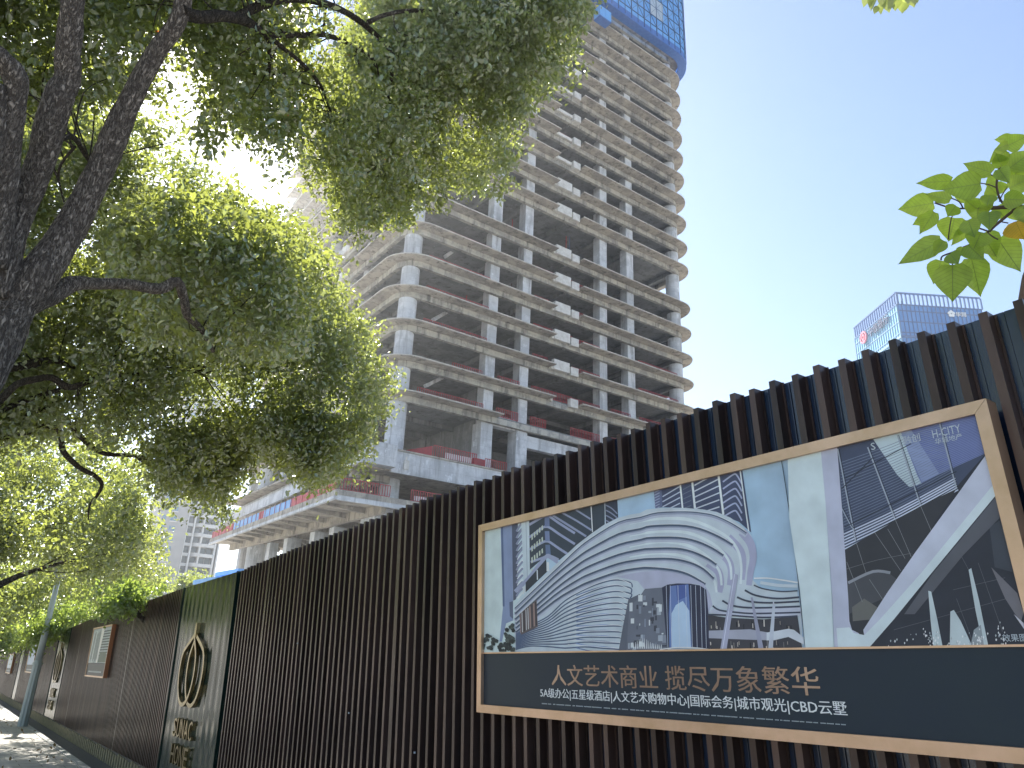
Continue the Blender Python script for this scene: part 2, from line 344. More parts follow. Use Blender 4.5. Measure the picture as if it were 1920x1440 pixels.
def plate_paths(off, lvl):
    """cantilever plates broken by the loading bays"""
    y0, x0, x1, yb = Y0 + off, X0 + off, X1 - off, Y1 - off
    gap = FL[lvl] < 88
    if lvl == 0:
        return [[(x0, 83.1)] + corner(off, 0) + [(46.0, y0)], [(x0, yb - 4), (x0, 86.2)]]
    if gap:
        return [[(x0, 83.1)] + corner(off, 0) + [(53.7, y0)], [(58.1, y0)] + corner(off, 1) + [(x1, yb)], [(x0, yb - 4), (x0, 86.2)]]
    return [[(x0, yb)] + corner(off, 0) + corner(off, 1) + [(x1, yb)]]
T = empty('concrete_tower', (33.85, 68, -4), 'tall unfinished concrete tower with rounded slab corners and open floors', 'tower')
SLAB = []; M['lit_edge'] = mat('painted_edge_light', (0.62, 0.60, 0.56), 0.9, col2=(0.42, 0.40, 0.37), scale=1.2)  # pale strip added to imitate light caught along the slab edges
colX = [44.3, 49.4, 62.9, 68.3]
for k, z in enumerate(FL):
    mb = MB()
    for A, B in zip(plate_paths(0, k), plate_paths(1.5, k)): mb.strip(A, B, z - 0.13, z)
    x1 = X1 - 1.5 if k else 70
    inner = rrect(1.5)
    slab = mb.build('floor_slab', M['slab'], T); SLAB.append(slab)
    mb = MB(); mb.prism(inner, z - 0.16, z - 0.004); mb.build('deck', M['conc_shade'], T)
    mb = MB()
    for A, B in zip(plate_paths(-0.03, k), plate_paths(0.12, k)): mb.strip(A, B, z - 0.05, z + 0.035)
    subbuild(mb, 'lit_slab_edge', M['lit_edge'], slab, T)
    mb = MB()
    A, B = rrect(1.45), rrect(1.95); mb.strip(A, B, z - 0.86, z - 0.164, closed=True)
    mb.build('edge_beam', M['beam'], T)
    # ribs of the floor above seen from below
    mb = MB()
    for x in (34.6, 44.6, 49.9, 56.5, 63.4, 68.8, 78.6): mb.box(x, x + 0.45, Y0 + 2.3, 79.9, z - 0.78, z - 0.165)
    for y in (73.6,): mb.box(X0 + 2.3, X1 - 2.3, y, y + 0.4, z - 0.70, z - 0.168)
    for y in (79.1, 84.3, 93.0, 103.7): mb.box(X0 + 2.3, 43.8, y, y + 0.45, z - 0.78, z - 0.165)
    mb.build('ceiling_beam', M['conc_shade'], T)
# columns
def col_part(shape, z0=-4.5, z1=98.1):
    mb = MB(); shape(mb, z0, z1); return mb.build('column', M['conc'], T, smooth=False)
for c in ((33.75, 68.05), (79.3, 68.05)):
    mb = MB()
    zs = [-4.5, 18.0] + [z for z in FL]
    for a, b2 in zip(zs[:-1], zs[1:]): mb.cyl(c, 1.05, 1.05, a + (0.002 if a > 0 else 0), b2 - 0.87 if b2 > 20 else b2 - 0.1, 28)
    o = mb.build('column', M['conc'], T, smooth=False)
for x in colX:
    ww = 1.38
    mb = MB(); mb.box(x, x + ww, 67.18, 68.55, 24.0, 98.1); mb.box(x - 0.14, x + ww + 0.1, 67.1, 68.9, -4.5, 23.998); mb.build('column', M['conc'], T)
for y in (78.7, 83.75, 92.6, 103.3, 114.0):
    mb = MB(); mb.box(32.95, 34.2, y, y + 1.3, -4.5, 98.1); mb.build('column', M['conc'], T)
    mb = MB(); mb.box(78.9, 80.1, y, y + 1.3, -4.5, 98.1); mb.build('column', M['conc'], T)
for x in (45, 57, 69):
    mb = MB(); mb.box(x, x + 1.2, 114, 115.3, -4.5, 98.1); mb.build('column', M['conc'], T)
# core walls
mb = MB(); mb.box(44.2, 69.8, 80.2, 102.8, -4.5, 102.0); mb.build('core_wall', M['conc_shade'], T)
mb = MB(); mb.box(44.4, 45.0, 68.92, 80.1, 18.0, 28.0); mb.box(50.0, 58.5, 76, 76.6, 18.0, 23.5); mb.box(69.2, 69.8, 68.92, 80.1, 15.6, 98.0); mb.build('shear_wall', M['conc_shade'], T)
mb = MB(); mb.box(45.85, 49.2, 67.3, 68.2, 23.9, 25.3); mb.box(51.05, 62.7, 67.3, 68.2, 22.2, 23.7); mb.box(64.5, 68.1, 67.3, 68.2, 22.2, 23.7); mb.build('tie_beam', M['conc'], T)
# loading-bay boxes
for k, z in enumerate(FL):
    if k == 0 or z > 88: continue
    full = z < 63
    mb = MB()
    if k > 1:
        if full: mb.box(53.95, 56.55, 66.02, 66.55, z - 0.35, z + 1.0)
        else: mb.box(53.95, 56.55, 66.2, 66.55, z - 0.2, z + 0.28)
    mb.box(56.75, 58.05, 66.0, 66.6, z - 0.5, z + 0.62); mb.box(53.55, 53.9, 66.1, 66.6, z - 0.4, z + 0.35)
    subbuild(mb, 'parapet_box', M['white_box'], SLAB[k], T)
    mb = MB(); mb.box(31.9, 32.25, 83.5, 86.0, z - 0.3, z + 1.0); mb.box(31.95, 32.3, 86.3, 96, z - 0.2, z + 0.9); subbuild(mb, 'parapet_box', M['white_box'], SLAB[k], T)
# red guard rails between the columns
def rail(mb, a, b2, z, h=1.1, gap=0.26):
    a = Vector(a); b2 = Vector(b2); L = (b2 - a).length; d = (b2 - a) / L
    A3 = Vector((a.x, a.y, z)); B3 = Vector((b2.x, b2.y, z))
    for hh in (0.1, h): mb.bar(A3 + Vector((0, 0, hh)), B3 + Vector((0, 0, hh)), 0.06)
    n = int(L / gap)
    for i in range(n + 1):
        p = A3 + (B3 - A3) * (i / n); mb.bar(p + Vector((0, 0, 0.13)), p + Vector((0, 0, h - 0.03)), 0.055, up=(0, 1, 0))
rr = random.Random(5)
def rail_part(a, b2, z, h=1.1, gap=0.26):
    mb = MB(); rail(mb, a, b2, z, h, gap); mb.build('guard_rail', M['red'], T)
for k, z in enumerate(FL[:7]):
    yy = 66.72
    if k in (0, 2, 3, 4): rail_part((35.3 if k != 1 else 39, yy), (44.0, yy), z)
    elif k in (1,): rail_part((39.5, yy), (43.6, yy), z)
    elif k == 5: rail_part((37.8, yy), (43.9, yy), z)
    if k in (1, 0): rail_part((45.9, yy), (49.1, yy), z)
    rail_part((51.0, yy), (57.5 if k % 2 else 53.4, yy), z)
    if k < 6: rail_part((57.6, yy + 0.2), (62.6, yy + 0.2), z)
    if k in (0, 1): rail_part((64.5, yy), (68.1, yy), z)
    if k < 4: rail_part((69.9, yy), (78.0, yy), z)
rail_part((51, 67.0), (57, 67.0), FL[10])
# red net patches inside the floors
mb = MB()
for (x, z) in ((35.6, 28.95), (35.8, 33.25), (52, 28.95), (53, 37.4)): mb.box(x, x + 5.5, 72.0, 72.08, z, z + 1.2)
mb.build('red_safety_net', M['red'], T)
# hanging lines inside the tall floors
mb = MB()
for (x, y, za, zb) in ((58.6, 68.9, 49.9, 55.2), (54.2, 69.5, 60.6, 63.8)): mb.bar((x, y, za + 0.8), (x, y, zb), 0.05, up=(0, 1, 0))
mb.build('hanging_cable', M['mull'], T)
for (a, b2) in (((797, 724, 69.0), (843, 701, 69.4)), ((812, 600, 69.0), (848, 579, 69.4)), ((835, 481, 69.0), (860, 463, 69.4))):
    mb = MB(); mb.bar(tuple(at_y(*a)), tuple(at_y(*b2)), 0.5, 0.4); mb.build('lit_beam_underside', M['conc'], T)  # pale sloping bars added to stand for lit undersides of inner ceiling beams
# stacked material, props and boards left on the floors
rp = random.Random(17); 
for k in range(0, 14):
    z = FL[k]; mb = MB()
    for _ in range(7):
        x = rp.uniform(36, 78); y = rp.uniform(68.9, 73); h = FL[k + 1] - z - 0.82 if k + 1 < len(FL) else 3
        if rp.random() < 0.6: mb.box(x, x + 0.09, y, y + 0.09, z, z + h)
        else: mb.box(x, x + rp.uniform(0.8, 2.4), y, y + rp.uniform(.3, .9), z + 0.002, z + rp.uniform(0.3, 1.3))
    mb.build('stored_material', M['rib'] if k % 3 else M['red'], T)

# podium under the tower
PL = 0.0475   # left edge runs slightly off the tower axis
mb = MB(); mb.prism([(25.5, 62), (92, 62), (92, 113), (25.5 + 51 * PL, 113)], 12.02, 12.55); mb.build('podium_slab', M['slab'], T)
mb = MB(); mb.prism([(25.502, 62.002), (91.9, 62.002), (91.9, 62.35), (25.85, 62.35)], 11.6, 12.016)
for i in range(17):
    y = 62.4 + i * 3.0; x = 25.5 + (y - 62) * PL; x2 = 25.5 + (y + 2.94 - 62) * PL
    mb.prism([(x, y), (x + 0.3, y), (x2 + 0.3, y + 2.94), (x2, y + 2.94)], 11.72, 12.01)
mb.build('podium_edge_beam', M['conc'], T)
mb = MB()
for y in (66.5, 71.0, 76.1, 81.4, 85.4, 89.9, 93.0, 96.4, 101.0, 105.6): mb.hexa([(26.2 + (y - 62) * PL, y, 11.8), (36, y, 11.0), (36, y + 0.45, 11.0), (26.2 + (y - 62) * PL, y + 0.45, 11.8), (26.2 + (y - 62) * PL, y, 12.01), (36, y, 12.01), (36, y + 0.45, 12.01), (26.2 + (y - 62) * PL, y + 0.45, 12.01)])
mb.box(30.6, 31.1, 63, 112, 11.12, 12.014)
for x in (36.6, 43, 49): mb.box(x, x + 0.5, 62.4, 80, 11.2, 12.012)
mb.build('podium_beam', M['slab'], T)
for (x, y, ww, dd) in ((31.2, 75.2, 1.1, 1.3), (31.2, 80.6, 1.1, 1.4), (31.2, 89.3, 1.1, 1.3), (31.3, 95.9, 1.1, 1.3)):
    mb = MB(); mb.box(x, x + ww, y, y + dd, -4.5, 11.1); mb.build('podium_column', M['conc'], T)
mb = MB(); mb.cyl((32.4, 104.5), 1.35, 1.35, -4.5, 12.0, 24); mb.build('podium_column', M['conc'], T)
mb = MB(); mb.box(31.0, 33.2, 65.0, 68.2, -4.5, 11.58); mb.box(31.2, 33.4, 64.9, 67, 9.8, 12.0); mb.build('podium_column', M['conc'], T)
for x in (36, 44, 52):
    mb = MB(); mb.box(x, x + 1.2, 76, 77.2, -4.5, 12.0); mb.build('podium_column', M['conc'], T)
mb = MB(); mb.box(38, 70, 84, 84.5, -4.5, 12.0); mb.box(36.5, 37, 70, 100, -4.5, 12.0); mb.build('podium_wall', M['conc_shade'], T)
# upper podium deck with its deep fascia
mb = MB(); mb.prism([(28.2, 64.3), (92, 64.3), (92, 117), (28.2 + 53 * PL, 117)], 15.6, 16.05); mb.build('podium_slab', M['slab'], T)
mb = MB()
for a, b2 in ((31.72, 37.4), (37.41, 41.2), (41.21, 51), (51.01, 61), (61.01, 74), (74.01, 92)): mb.box(a, b2, 64.0, 64.28, 15.5, 17.72)
mb.build('podium_fascia', M['conc'], T)
mb = MB(); mb.box(31.7, 92, 63.85, 67.0, 17.722, 17.9); mb.box(29, 92, 67.001, 112, 17.7, 17.898); mb.build('podium_slab', M['slab'], T)
mb = MB(); mb.prism([(28.1, 63.4), (28.9, 62.9), (31.68, 62.9), (31.68, 66.0), (28.1, 66.0)], 15.75, 17.95); mb.build('podium_corner_box', M['conc'], T)
mb = MB()
for i in range(17):
    y = 66.05 + i * 3.0; x = 28.1 + (y - 63) * PL; x2 = x + 2.97 * PL
    mb.prism([(x, y), (x + 0.3, y), (x2 + 0.3, y + 2.97), (x2, y + 2.97)], 15.45, 16.75)
    mb.prism([(x + 0.8, y), (x + 1.1, y), (x2 + 1.1, y + 2.97), (x2 + 0.8, y + 2.97)], 16.76, 17.6)
mb.build('podium_fascia', M['conc'], T)
mb = MB()
for i in range(20):
    y = 66.6 + i * 2.5; x = 28.5 + (y - 63) * PL; mb.box(x, 33, y, y + 0.4, 14.9, 15.59)
mb.box(30.3, 30.8, 66.6, 116, 14.85, 15.585); mb.build('podium_beam', M['slab'], T)
mb = MB(); mb.box(33.2, 33.42, 63.995, 64.0, 16.9, 17.3); mb.box(33.05, 33.6, 63.85, 63.995, 16.0, 16.9); mb.build('wall_bracket', M['white_box'], T)
# rooftop pavilion at the far end
mb = MB(); mb.prism([(29.3, 90.5), (44, 90.5), (44, 108), (29.9, 108)], 22.2, 22.75); mb.build('pavilion_roof', M['slab'], T)
mb = MB(); mb.cyl((31.9, 102.6), 1.35, 1.35, 17.9, 22.19, 24); mb.build('podium_column', M['conc'], T)
mb = MB(); mb.box(31.3, 32.4, 94.9, 96.2, 17.9, 22.19); mb.build('podium_column', M['conc'], T)
# rails and panels on the podium edges
rail_part((26.0, 62.3), (31.0, 62.3), 12.55, 1.15); rail_part((33.3, 62.3), (45, 62.3), 12.55, 1.15); rail_part((36.6, 64.4), (42.0, 64.4), 17.92, 1.3)
rail_part((43.3, 64.6), (46.2, 64.6), 17.92, 1.1)
mb = MB(); mb.box(38.2, 41.5, 64.6, 64.66, 18.15, 18.75); mb.box(33.8, 37.5, 62.5, 62.55, 12.75, 13.2); mb.build('kick_board', M['whitep'], T)
mb = MB(); mb.box(42.98, 44.42, 66.3, 67.06, 17.92, 19.35); mb.build('red_painted_base', M['red'], T)
mb = MB(); mb.prism([(36.4, 64.5), (36.5, 64.5), (35.2, 68.5), (35.1, 68.5)], 17.92, 19.1); mb.build('red_safety_net', M['red'], T)
def edge(y): return 25.62 + (y - 62) * PL
def panels(y0, y1, m, n, name, h=0.92):
    mb = MB(); L = (y1 - y0) / n
    for i in range(n):
        a, b2 = y0 + i * L + 0.04, y0 + (i + 1) * L - 0.04
        mb.prism([(edge(a), a), (edge(a) + 0.05, a), (edge(b2) + 0.05, b2), (edge(b2), b2)], 12.57, 12.57 + h)
    mb.build(name, m, T)
m_net = mat('red_mesh_panel', (0.50, 0.07, 0.09), 0.7, col2=(0.36, 0.08, 0.09), scale=1.5)
panels(62.5, 75.7, m_net, 5, 'red_guard_panel'); panels(75.8, 86.0, M['bluep'], 6, 'blue_guard_panel'); panels(86.1, 88.0, m_net, 1, 'red_guard_panel')
panels(88.1, 100.0, M['bluep'], 7, 'blue_guard_panel'); panels(100.1, 112.5, m_net, 4, 'red_guard_panel')
mb = MB()
for i in range(27):
    y = 62.5 + i * 1.9; mb.box(edge(y) - 0.05, edge(y) - 0.01, y, y + 0.05, 12.55, 13.55)
mb.build('guard_post', M['red'], T)

# blue climbing screen round the top floors
S = empty('climbing_screen', (56, 92, 97), 'blue mesh climbing screen wrapped round the top floors of the concrete tower', 'scaffold screen')
ZA, ZB = 97.0, 131.0
A, B = rrect(-1.25, 8), rrect(-1.13, 8)
mb = MB(); mb.strip(A, B, ZA + 0.5, ZB, closed=True)
mb.build('mesh_screen', M['bluesheet'], S)
mb = MB(); mb.strip(rrect(-1.32, 8), rrect(0.15, 8), ZA, ZA + 0.35, closed=True); mb.strip(rrect(-1.3, 8), rrect(-1.26, 8), ZA + 0.36, ZA + 1.3, closed=True); mb.build('bottom_skirt', M['bluebase'], S)
mb = MB()
per = rrect(-1.33, 8)
def walk(per, step):
    out = []; n = len(per); acc = 0
    for i in range(n):
        a = np.array(per[i]); b2 = np.array(per[(i + 1) % n]); L = np.linalg.norm(b2 - a); s = acc
        while s < L: out.append(tuple(a + (b2 - a) * s / max(L, 1e-6))); s += step
        acc = s - L
    return out
vp = walk(per, 1.5)
for i, (x, y) in enumerate(vp):
    if y > 100: continue
    mb.bar((x, y, ZA + 0.4), (x, y, ZB), 0.12 if i % 2 else 0.07, up=(0, 1, 0))
for z in np.arange(ZA + 2.2, ZB, 2.1):
    for a, b2 in zip(vp[:-1], vp[1:]):
        if a[1] > 100: continue
        mb.bar((a[0], a[1], z), (b2[0], b2[1], z), 0.09)
        if int(z * 10) % 2 == 0: pass
for i in range(0, len(vp) - 1):
    a, b2 = vp[i], vp[i + 1]
    if a[1] > 90: continue
    for j, z in enumerate(np.arange(ZA + 2.2, ZB - 2.2, 2.1)):
        if (i + j) % 2: mb.bar((a[0], a[1], z), (b2[0], b2[1], z + 2.1), 0.05)
        else: mb.bar((b2[0], b2[1], z), (a[0], a[1], z + 2.1), 0.05)
mb.build('screen_frame', M['bluegrid'], S)
mb = MB(); mb.box(71.6, 74.7, Y0 - 1.345, Y0 - 1.335, 101.4, 105.4); mb.box(71.6, 74.7, Y0 - 1.345, Y0 - 1.335, 107.8, 113.8); mb.build('pale_patch', M['palesheet'], S)
# suspended work platform
S2 = empty('hoist_platform', (59.8, 63.3, 91.2), 'blue boxed work platform hanging from ropes on the tower face below the screen', 'platform')
mb = MB(); mb.box(58.7, 61.1, 62.6, 64.0, 91.3, 91.5); mb.build('platform_floor', M['bluebase'], S2)
mb = MB()
for a in ((58.7, 59.85), (59.9, 61.1)): mb.box(a[0], a[1], 62.6, 62.66, 91.5, 93.4)
mb.box(58.7, 58.76, 62.66, 64.0, 91.5, 93.4); mb.box(61.04, 61.1, 62.66, 64.0, 91.5, 93.4); mb.build('platform_panel', M['bluesheet'], S2)
mb = MB()
for x in (58.75, 61.05): mb.bar((x, 63.3, 93.4), (x + 0.1, 64.0, 97.2), 0.06, up=(0, 1, 0)); mb.bar((x, 62.7, 93.4), (x - 0.6, 64.0, 97.2), 0.05, up=(0, 1, 0))
mb.build('hanging_rope', M['bluegrid'], S2)

# ------------------------------------------------------------------ blue site cabins behind the fence
def cabin(x0, x1, y0, y1, z1, label):
    o = empty('site_cabin', ((x0 + x1) / 2, (y0 + y1) / 2, -4.2), label, 'site cabin')
    mb = MB(); mb.box(x0, x1, y0, y1, -4.2, z1 - 0.35); mb.build('wall', M['bluep'], o)
    mb = MB(); mb.box(x0 - 0.15, x1 + 0.15, y0 - 0.15, y1 + 0.15, z1 - 0.34, z1)
    for i in range(int((x1 - x0) / 0.6)): mb.box(x0 + 0.1 + i * 0.6, x0 + 0.2 + i * 0.6, y0 - 0.19, y0 - 0.152, z1 - 0.34, z1)
    mb.build('roof', M['bluesheet'], o)
    for i in range(int((x1 - x0) / 2.2)):
        mb = MB(); mb.box(x0 + 0.5 + i * 2.2, x0 + 1.6 + i * 2.2, y0 - 0.05, y0 - 0.004, z1 - 2.0, z1 - 1.0); mb.build('window', M['aptg'], o)
    return o
cabin(16.9, 18.5, 58, 64, 4.5, 'blue roofed site cabin showing over the fence, the taller one nearer the concrete columns')
cabin(15.3, 16.6, 58, 64, 3.75, 'low blue roofed site cabin just above the fence top, beside the pale apartment tower')

# ------------------------------------------------------------------ apartment tower (far left)
AY = 240.0
def ax(cx): return at_y(260 + cx / 4.965, 1041.0, AY)[0]
A_ = empty('apartment_tower', (ax(450), AY, -4), 'pale grey residential high-rise with balcony stacks seen between the trees and the tower podium', 'apartment block')
ZT = 88
def slabx(c0, c1, y0, y1, m, name, z0=-4, z1=ZT):
    mb = MB(); mb.box(ax(c0), ax(c1), AY + y0, AY + y1, z0, z1); return mb.build(name, m, A_)
slabx(120, 400, 0, 16, M['apt'], 'wall'); slabx(400, 470, 1.0, 16, M['aptg'], 'stair_glazing'); slabx(470, 735, 2.0, 18, M['apt'], 'wall')
for c0, c1 in ((398, 404), (462, 474), (548, 562), (690, 705), (722, 737)): slabx(c0, c1, -0.3, 1.9 if c0 > 465 else 0.98, M['aptw'], 'pilaster')
nf = int((ZT + 2) / 3.0)
mbw = MB(); mbb = MB(); mbg = MB(); mbs = MB(); mbt = MB()
for i in range(nf):
    z = -3 + i * 3.0
    mbw.box(ax(228), ax(252), AY - 0.05, AY - 0.004, z + 0.9, z + 2.3); mbw.box(ax(258), ax(285), AY - 0.05, AY - 0.004, z + 0.9, z + 2.3)
    mbw.box(ax(150), ax(185), AY - 0.05, AY - 0.004, z + 0.9, z + 2.3)
    mbt.box(ax(225), ax(290), AY - 0.3, AY - 0.06, z + 0.55, z + 0.8)
    mbs.box(ax(404.5), ax(461.5), AY + 0.6, AY + 0.98, z, z + 0.9)
    # angled balconies
    a0, a1 = ax(475), ax(547)
    mbb.hexa([(a0, AY + 1.6, z), (a1, AY - 1.6, z), (a1, AY + 1.99, z), (a0, AY + 1.98, z), (a0, AY + 1.6, z + 1.1), (a1, AY - 1.6, z + 1.1), (a1, AY + 1.99, z + 1.1), (a0, AY + 1.98, z + 1.1)])
    mbb.box(ax(563), ax(689), AY - 0.2, AY + 1.97, z, z + 1.0)
    mbg.box(ax(567), ax(625), AY + 1.4, AY + 1.95, z + 1.02, z + 2.8); mbg.box(ax(632), ax(685), AY + 1.5, AY + 1.95, z + 1.02, z + 2.8)
    mbg.box(ax(480), ax(543), AY + 1.2, AY + 1.95, z + 1.12, z + 2.8)
mbw.build('window', M['aptb'], A_); mbt.build('window_sill', M['aptw'], A_); mbs.build('spandrel', M['aptw'], A_); mbb.build('balcony', M['aptw'], A_); mbg.build('balcony_glazing', M['aptg'], A_)

# ------------------------------------------------------------------ blue glass office tower (far right)
def pol(azd, d): return np.array([d * math.sin(math.radians(azd)), d * math.cos(math.radians(azd))])
Pc, Pl, Pr = pol(66.25, 260), pol(63.07, 286.3), pol(71.5, 277.7); Pb = Pl + Pr - Pc; ZR = 120.4
O_ = empty('glass_office_tower', (Pc[0], Pc[1], -4), 'blue glass office tower with a round red emblem, behind the dark fence', 'office tower')
mb = MB(); q = [Pc, Pr, Pb, Pl]; vs = [(x, y, -4) for x, y in q] + [(x, y, ZR - 4.6) for x, y in q]
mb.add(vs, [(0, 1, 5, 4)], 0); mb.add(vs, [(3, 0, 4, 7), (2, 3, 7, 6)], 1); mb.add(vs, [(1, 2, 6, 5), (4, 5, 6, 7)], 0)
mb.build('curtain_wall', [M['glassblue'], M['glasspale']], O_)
def face(A, B):
    A = np.array([*A, 0.0]); B = np.array([*B, 0.0]); L = np.linalg.norm(B - A); d = (B - A) / L; nrm = np.cross(d, [0, 0, 1.0]); return A, d, L, nrm
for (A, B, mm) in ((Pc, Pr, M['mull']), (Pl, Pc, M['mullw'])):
    A3, d, L, nn = face(A, B); mb = MB()
    def fb(s0, s1, z0, z1, o0, o1, mbx, mi=0):
        p = [A3 + d * s + nn * o for s, o in ((s0, o0), (s1, o0), (s1, o1), (s0, o1))]
        mbx.hexa([(x[0], x[1], z0) for x in p] + [(x[0], x[1], z1) for x in p], mi)
    k = 0
    for s in np.arange(0, L, 1.5): fb(s, s + 0.14, 60, ZR - 4.6, 0.01, 0.25, mb)
    for z in np.arange(64, ZR - 5, 4.1): fb(0, L, z, z + 0.35, 0.02, 0.18, mb)
    fb(0, L, ZR - 17.2, ZR - 16.4, 0.03, 0.4, mb)
    mb.build('mullion', mm, O_)
    mb = MB()
    for s in np.arange(0.3, L, 1.5): fb(s, s + 0.5, ZR - 4.55, ZR - 0.4, -0.3, 0.1, mb)
    fb(0, L, ZR - 4.9, ZR - 4.5, -0.4, 0.2, mb); fb(0, L, ZR - 0.45, ZR, -0.4, 0.2, mb)
    mb.build('roof_louvre', M['mull'], O_)

# ------------------------------------------------------------------ lettering
def text_geo(body, bold=0.0):
    cu = bpy.data.curves.new('t', 'FONT'); cu.body = body; cu.resolution_u = 2; cu.offset = bold
    o = bpy.data.objects.new('t', cu); COL.objects.link(o)
    dg = bpy.context.evaluated_depsgraph_get(); me = bpy.data.meshes.new_from_object(o.evaluated_get(dg))
    v = np.array([x.co[:] for x in me.vertices]); f = [tuple(p.vertices) for p in me.polygons]
    bpy.data.objects.remove(o); bpy.data.curves.remove(cu); bpy.data.meshes.remove(me)
    v[:, 0] -= v[:, 0].min(); v[:, 0] /= v[:, 0].max(); v[:, 1] -= v[:, 1].min(); v[:, 1] /= v[:, 1].max()
    return v[:, :2], f
def add_text(mb, body, fn, thick=0.0, fn_back=None, bold=0.0):
    v, f = text_geo(body, bold)
    mb.add([fn(a, b2, 0) for a, b2 in v], f)
    if thick:
        # side walls from boundary edges
        from collections import Counter
        ed = Counter()
        for p in f:
            for i in range(len(p)): ed[tuple(sorted((p[i], p[(i + 1) % len(p)])))] += 1
        for (i, j), c in ed.items():
            if c == 1: mb.add([fn(*v[i], 0), fn(*v[j], 0), fn(*v[j], thick), fn(*v[i], thick)], [(0, 1, 2, 3)])

# office tower signs
A3, d_, L_, nn_ = face(Pl, Pc)
def on_left(s, z, o): p = A3 + d_ * s + nn_ * o; return (p[0], p[1], z)
g1 = empty('emblem_sign', on_left(6.6, 112, 0.6), 'round pink and red ring emblem mounted on the pale face of the blue office tower', 'sign')
mb = MB()
def ringp(cx, cz, r0, r1, o0, o1, fn, n=28, a0=0, a1=360):
    for i in range(n):
        t0, t1 = math.radians(a0 + (a1 - a0) * i / n), math.radians(a0 + (a1 - a0) * (i + 1) / n)
        p = [(cx + r * math.cos(t_), cz + r * math.sin(t_)) for r, t_ in ((r0, t0), (r1, t0), (r1, t1), (r0, t1))]
        mb.hexa([fn(a, b2, o0) for a, b2 in p] + [fn(a, b2, o1) for a, b2 in p])
ringp(7.6, 113.0, 1.7, 2.3, 0.5, 1.0, on_left); ringp(7.6, 113.0, 0.5, 1.1, 0.5, 1.0, on_left)
for a in (90, 270): ringp(7.6, 113.0, 1.12, 1.68, 0.5, 1.0, on_left, 3, a - 14, a + 14)
mb.build('ring', mat('red_emblem', (0.62, 0.16, 0.22), 0.5), g1)
m_dark = mat('dark_sign_letters', (0.10, 0.12, 0.20), 0.5)
g2 = empty('rooftop_lettering', on_left(12, 109, 0.6), 'row of four dark characters beside the round emblem on the blue office tower', 'sign')
for i, ch in enumerate('中信银行'):
    s0 = 11.4 + i * 3.45
    mb = MB(); add_text(mb, ch, lambda a, b2, k, s0=s0: on_left(s0 + a * 3.1, 111.3 + b2 * 3.5 + 0.0, 0.9 - k), 0.4); mb.build('character', m_dark, g2)
A4, d4, L4, n4 = face(Pc, Pr)
def on_right(s, z, o): p = A4 + d4 * s + n4 * o; return (p[0], p[1], z)
g3 = empty('flower_sign', on_right(17, 112, 0.5), 'small white flower shaped sign with letters on the darker face of the blue office tower', 'sign')
mb = MB()
for k in range(5):
    a = math.radians(90 + 72 * k); ringp(18.6 + 0.75 * math.cos(a), 113.1 + 0.75 * math.sin(a), 0.05, 0.55, 0.4, 0.7, on_right, 8)
mb.build('petals', M['white_text'], g3)
mb = MB(); add_text(mb, '华润', lambda a, b2, k: on_right(20.2 + a * 3.6, 112.3 + b2 * 1.7, 0.6 - k), 0.3); mb.build('character', M['white_text'], g3)

# ------------------------------------------------------------------ the hoarding along the pavement
D = 2.75
N_ = np.array([0.99964303, 0.00110924, 0.02669442]); Fv = np.array([0, 0.99913778, -0.04151744]); Uv = np.cross(N_, Fv)
def FP(u, v, d=0.0): return (D - d) * N_ + u * Fv + v * Uv          # metres along, up and out from the slat fronts
def on_board(px, py, d):
    r = ray(px, py); p = r * ((D - d) / r.dot(N_)); return p.dot(Fv), p.dot(Uv)
TOPU = [-3, 1.3, 1.74, 2.06, 2.48, 3.03, 3.36, 4.40, 5.88, 7.8, 8.55, 9.55, 10.97, 13.4, 14.0, 19.1, 24]
TOPV = [.419, .419, .417, .407, .398, .382, .368, .364, .345, .326, .302, .297, .279, .216, .212, .170, .12]
def top(u): return float(np.interp(u / D, TOPU, TOPV)) * D
VB = -0.535 * D; VG = -0.605 * D
H = empty('hoarding_fence', tuple(FP(3 * D, VG)), 'long dark site fence of brown metal slats with dark green panels and a striped plinth', 'fence')
def fhex(mb, u0, u1, v0a, v1a, v1b, d0, d1, mi=0):
    mb.hexa([tuple(FP(u0, v0a, d0)), tuple(FP(u1, v0a, d0)), tuple(FP(u1, v0a, d1)), tuple(FP(u0, v0a, d1)),
             tuple(FP(u0, v1a, d0)), tuple(FP(u1, v1b, d0)), tuple(FP(u1, v1b, d1)), tuple(FP(u0, v1a, d1))], mi)
PITCH = 0.1086; rk = random.Random(11)
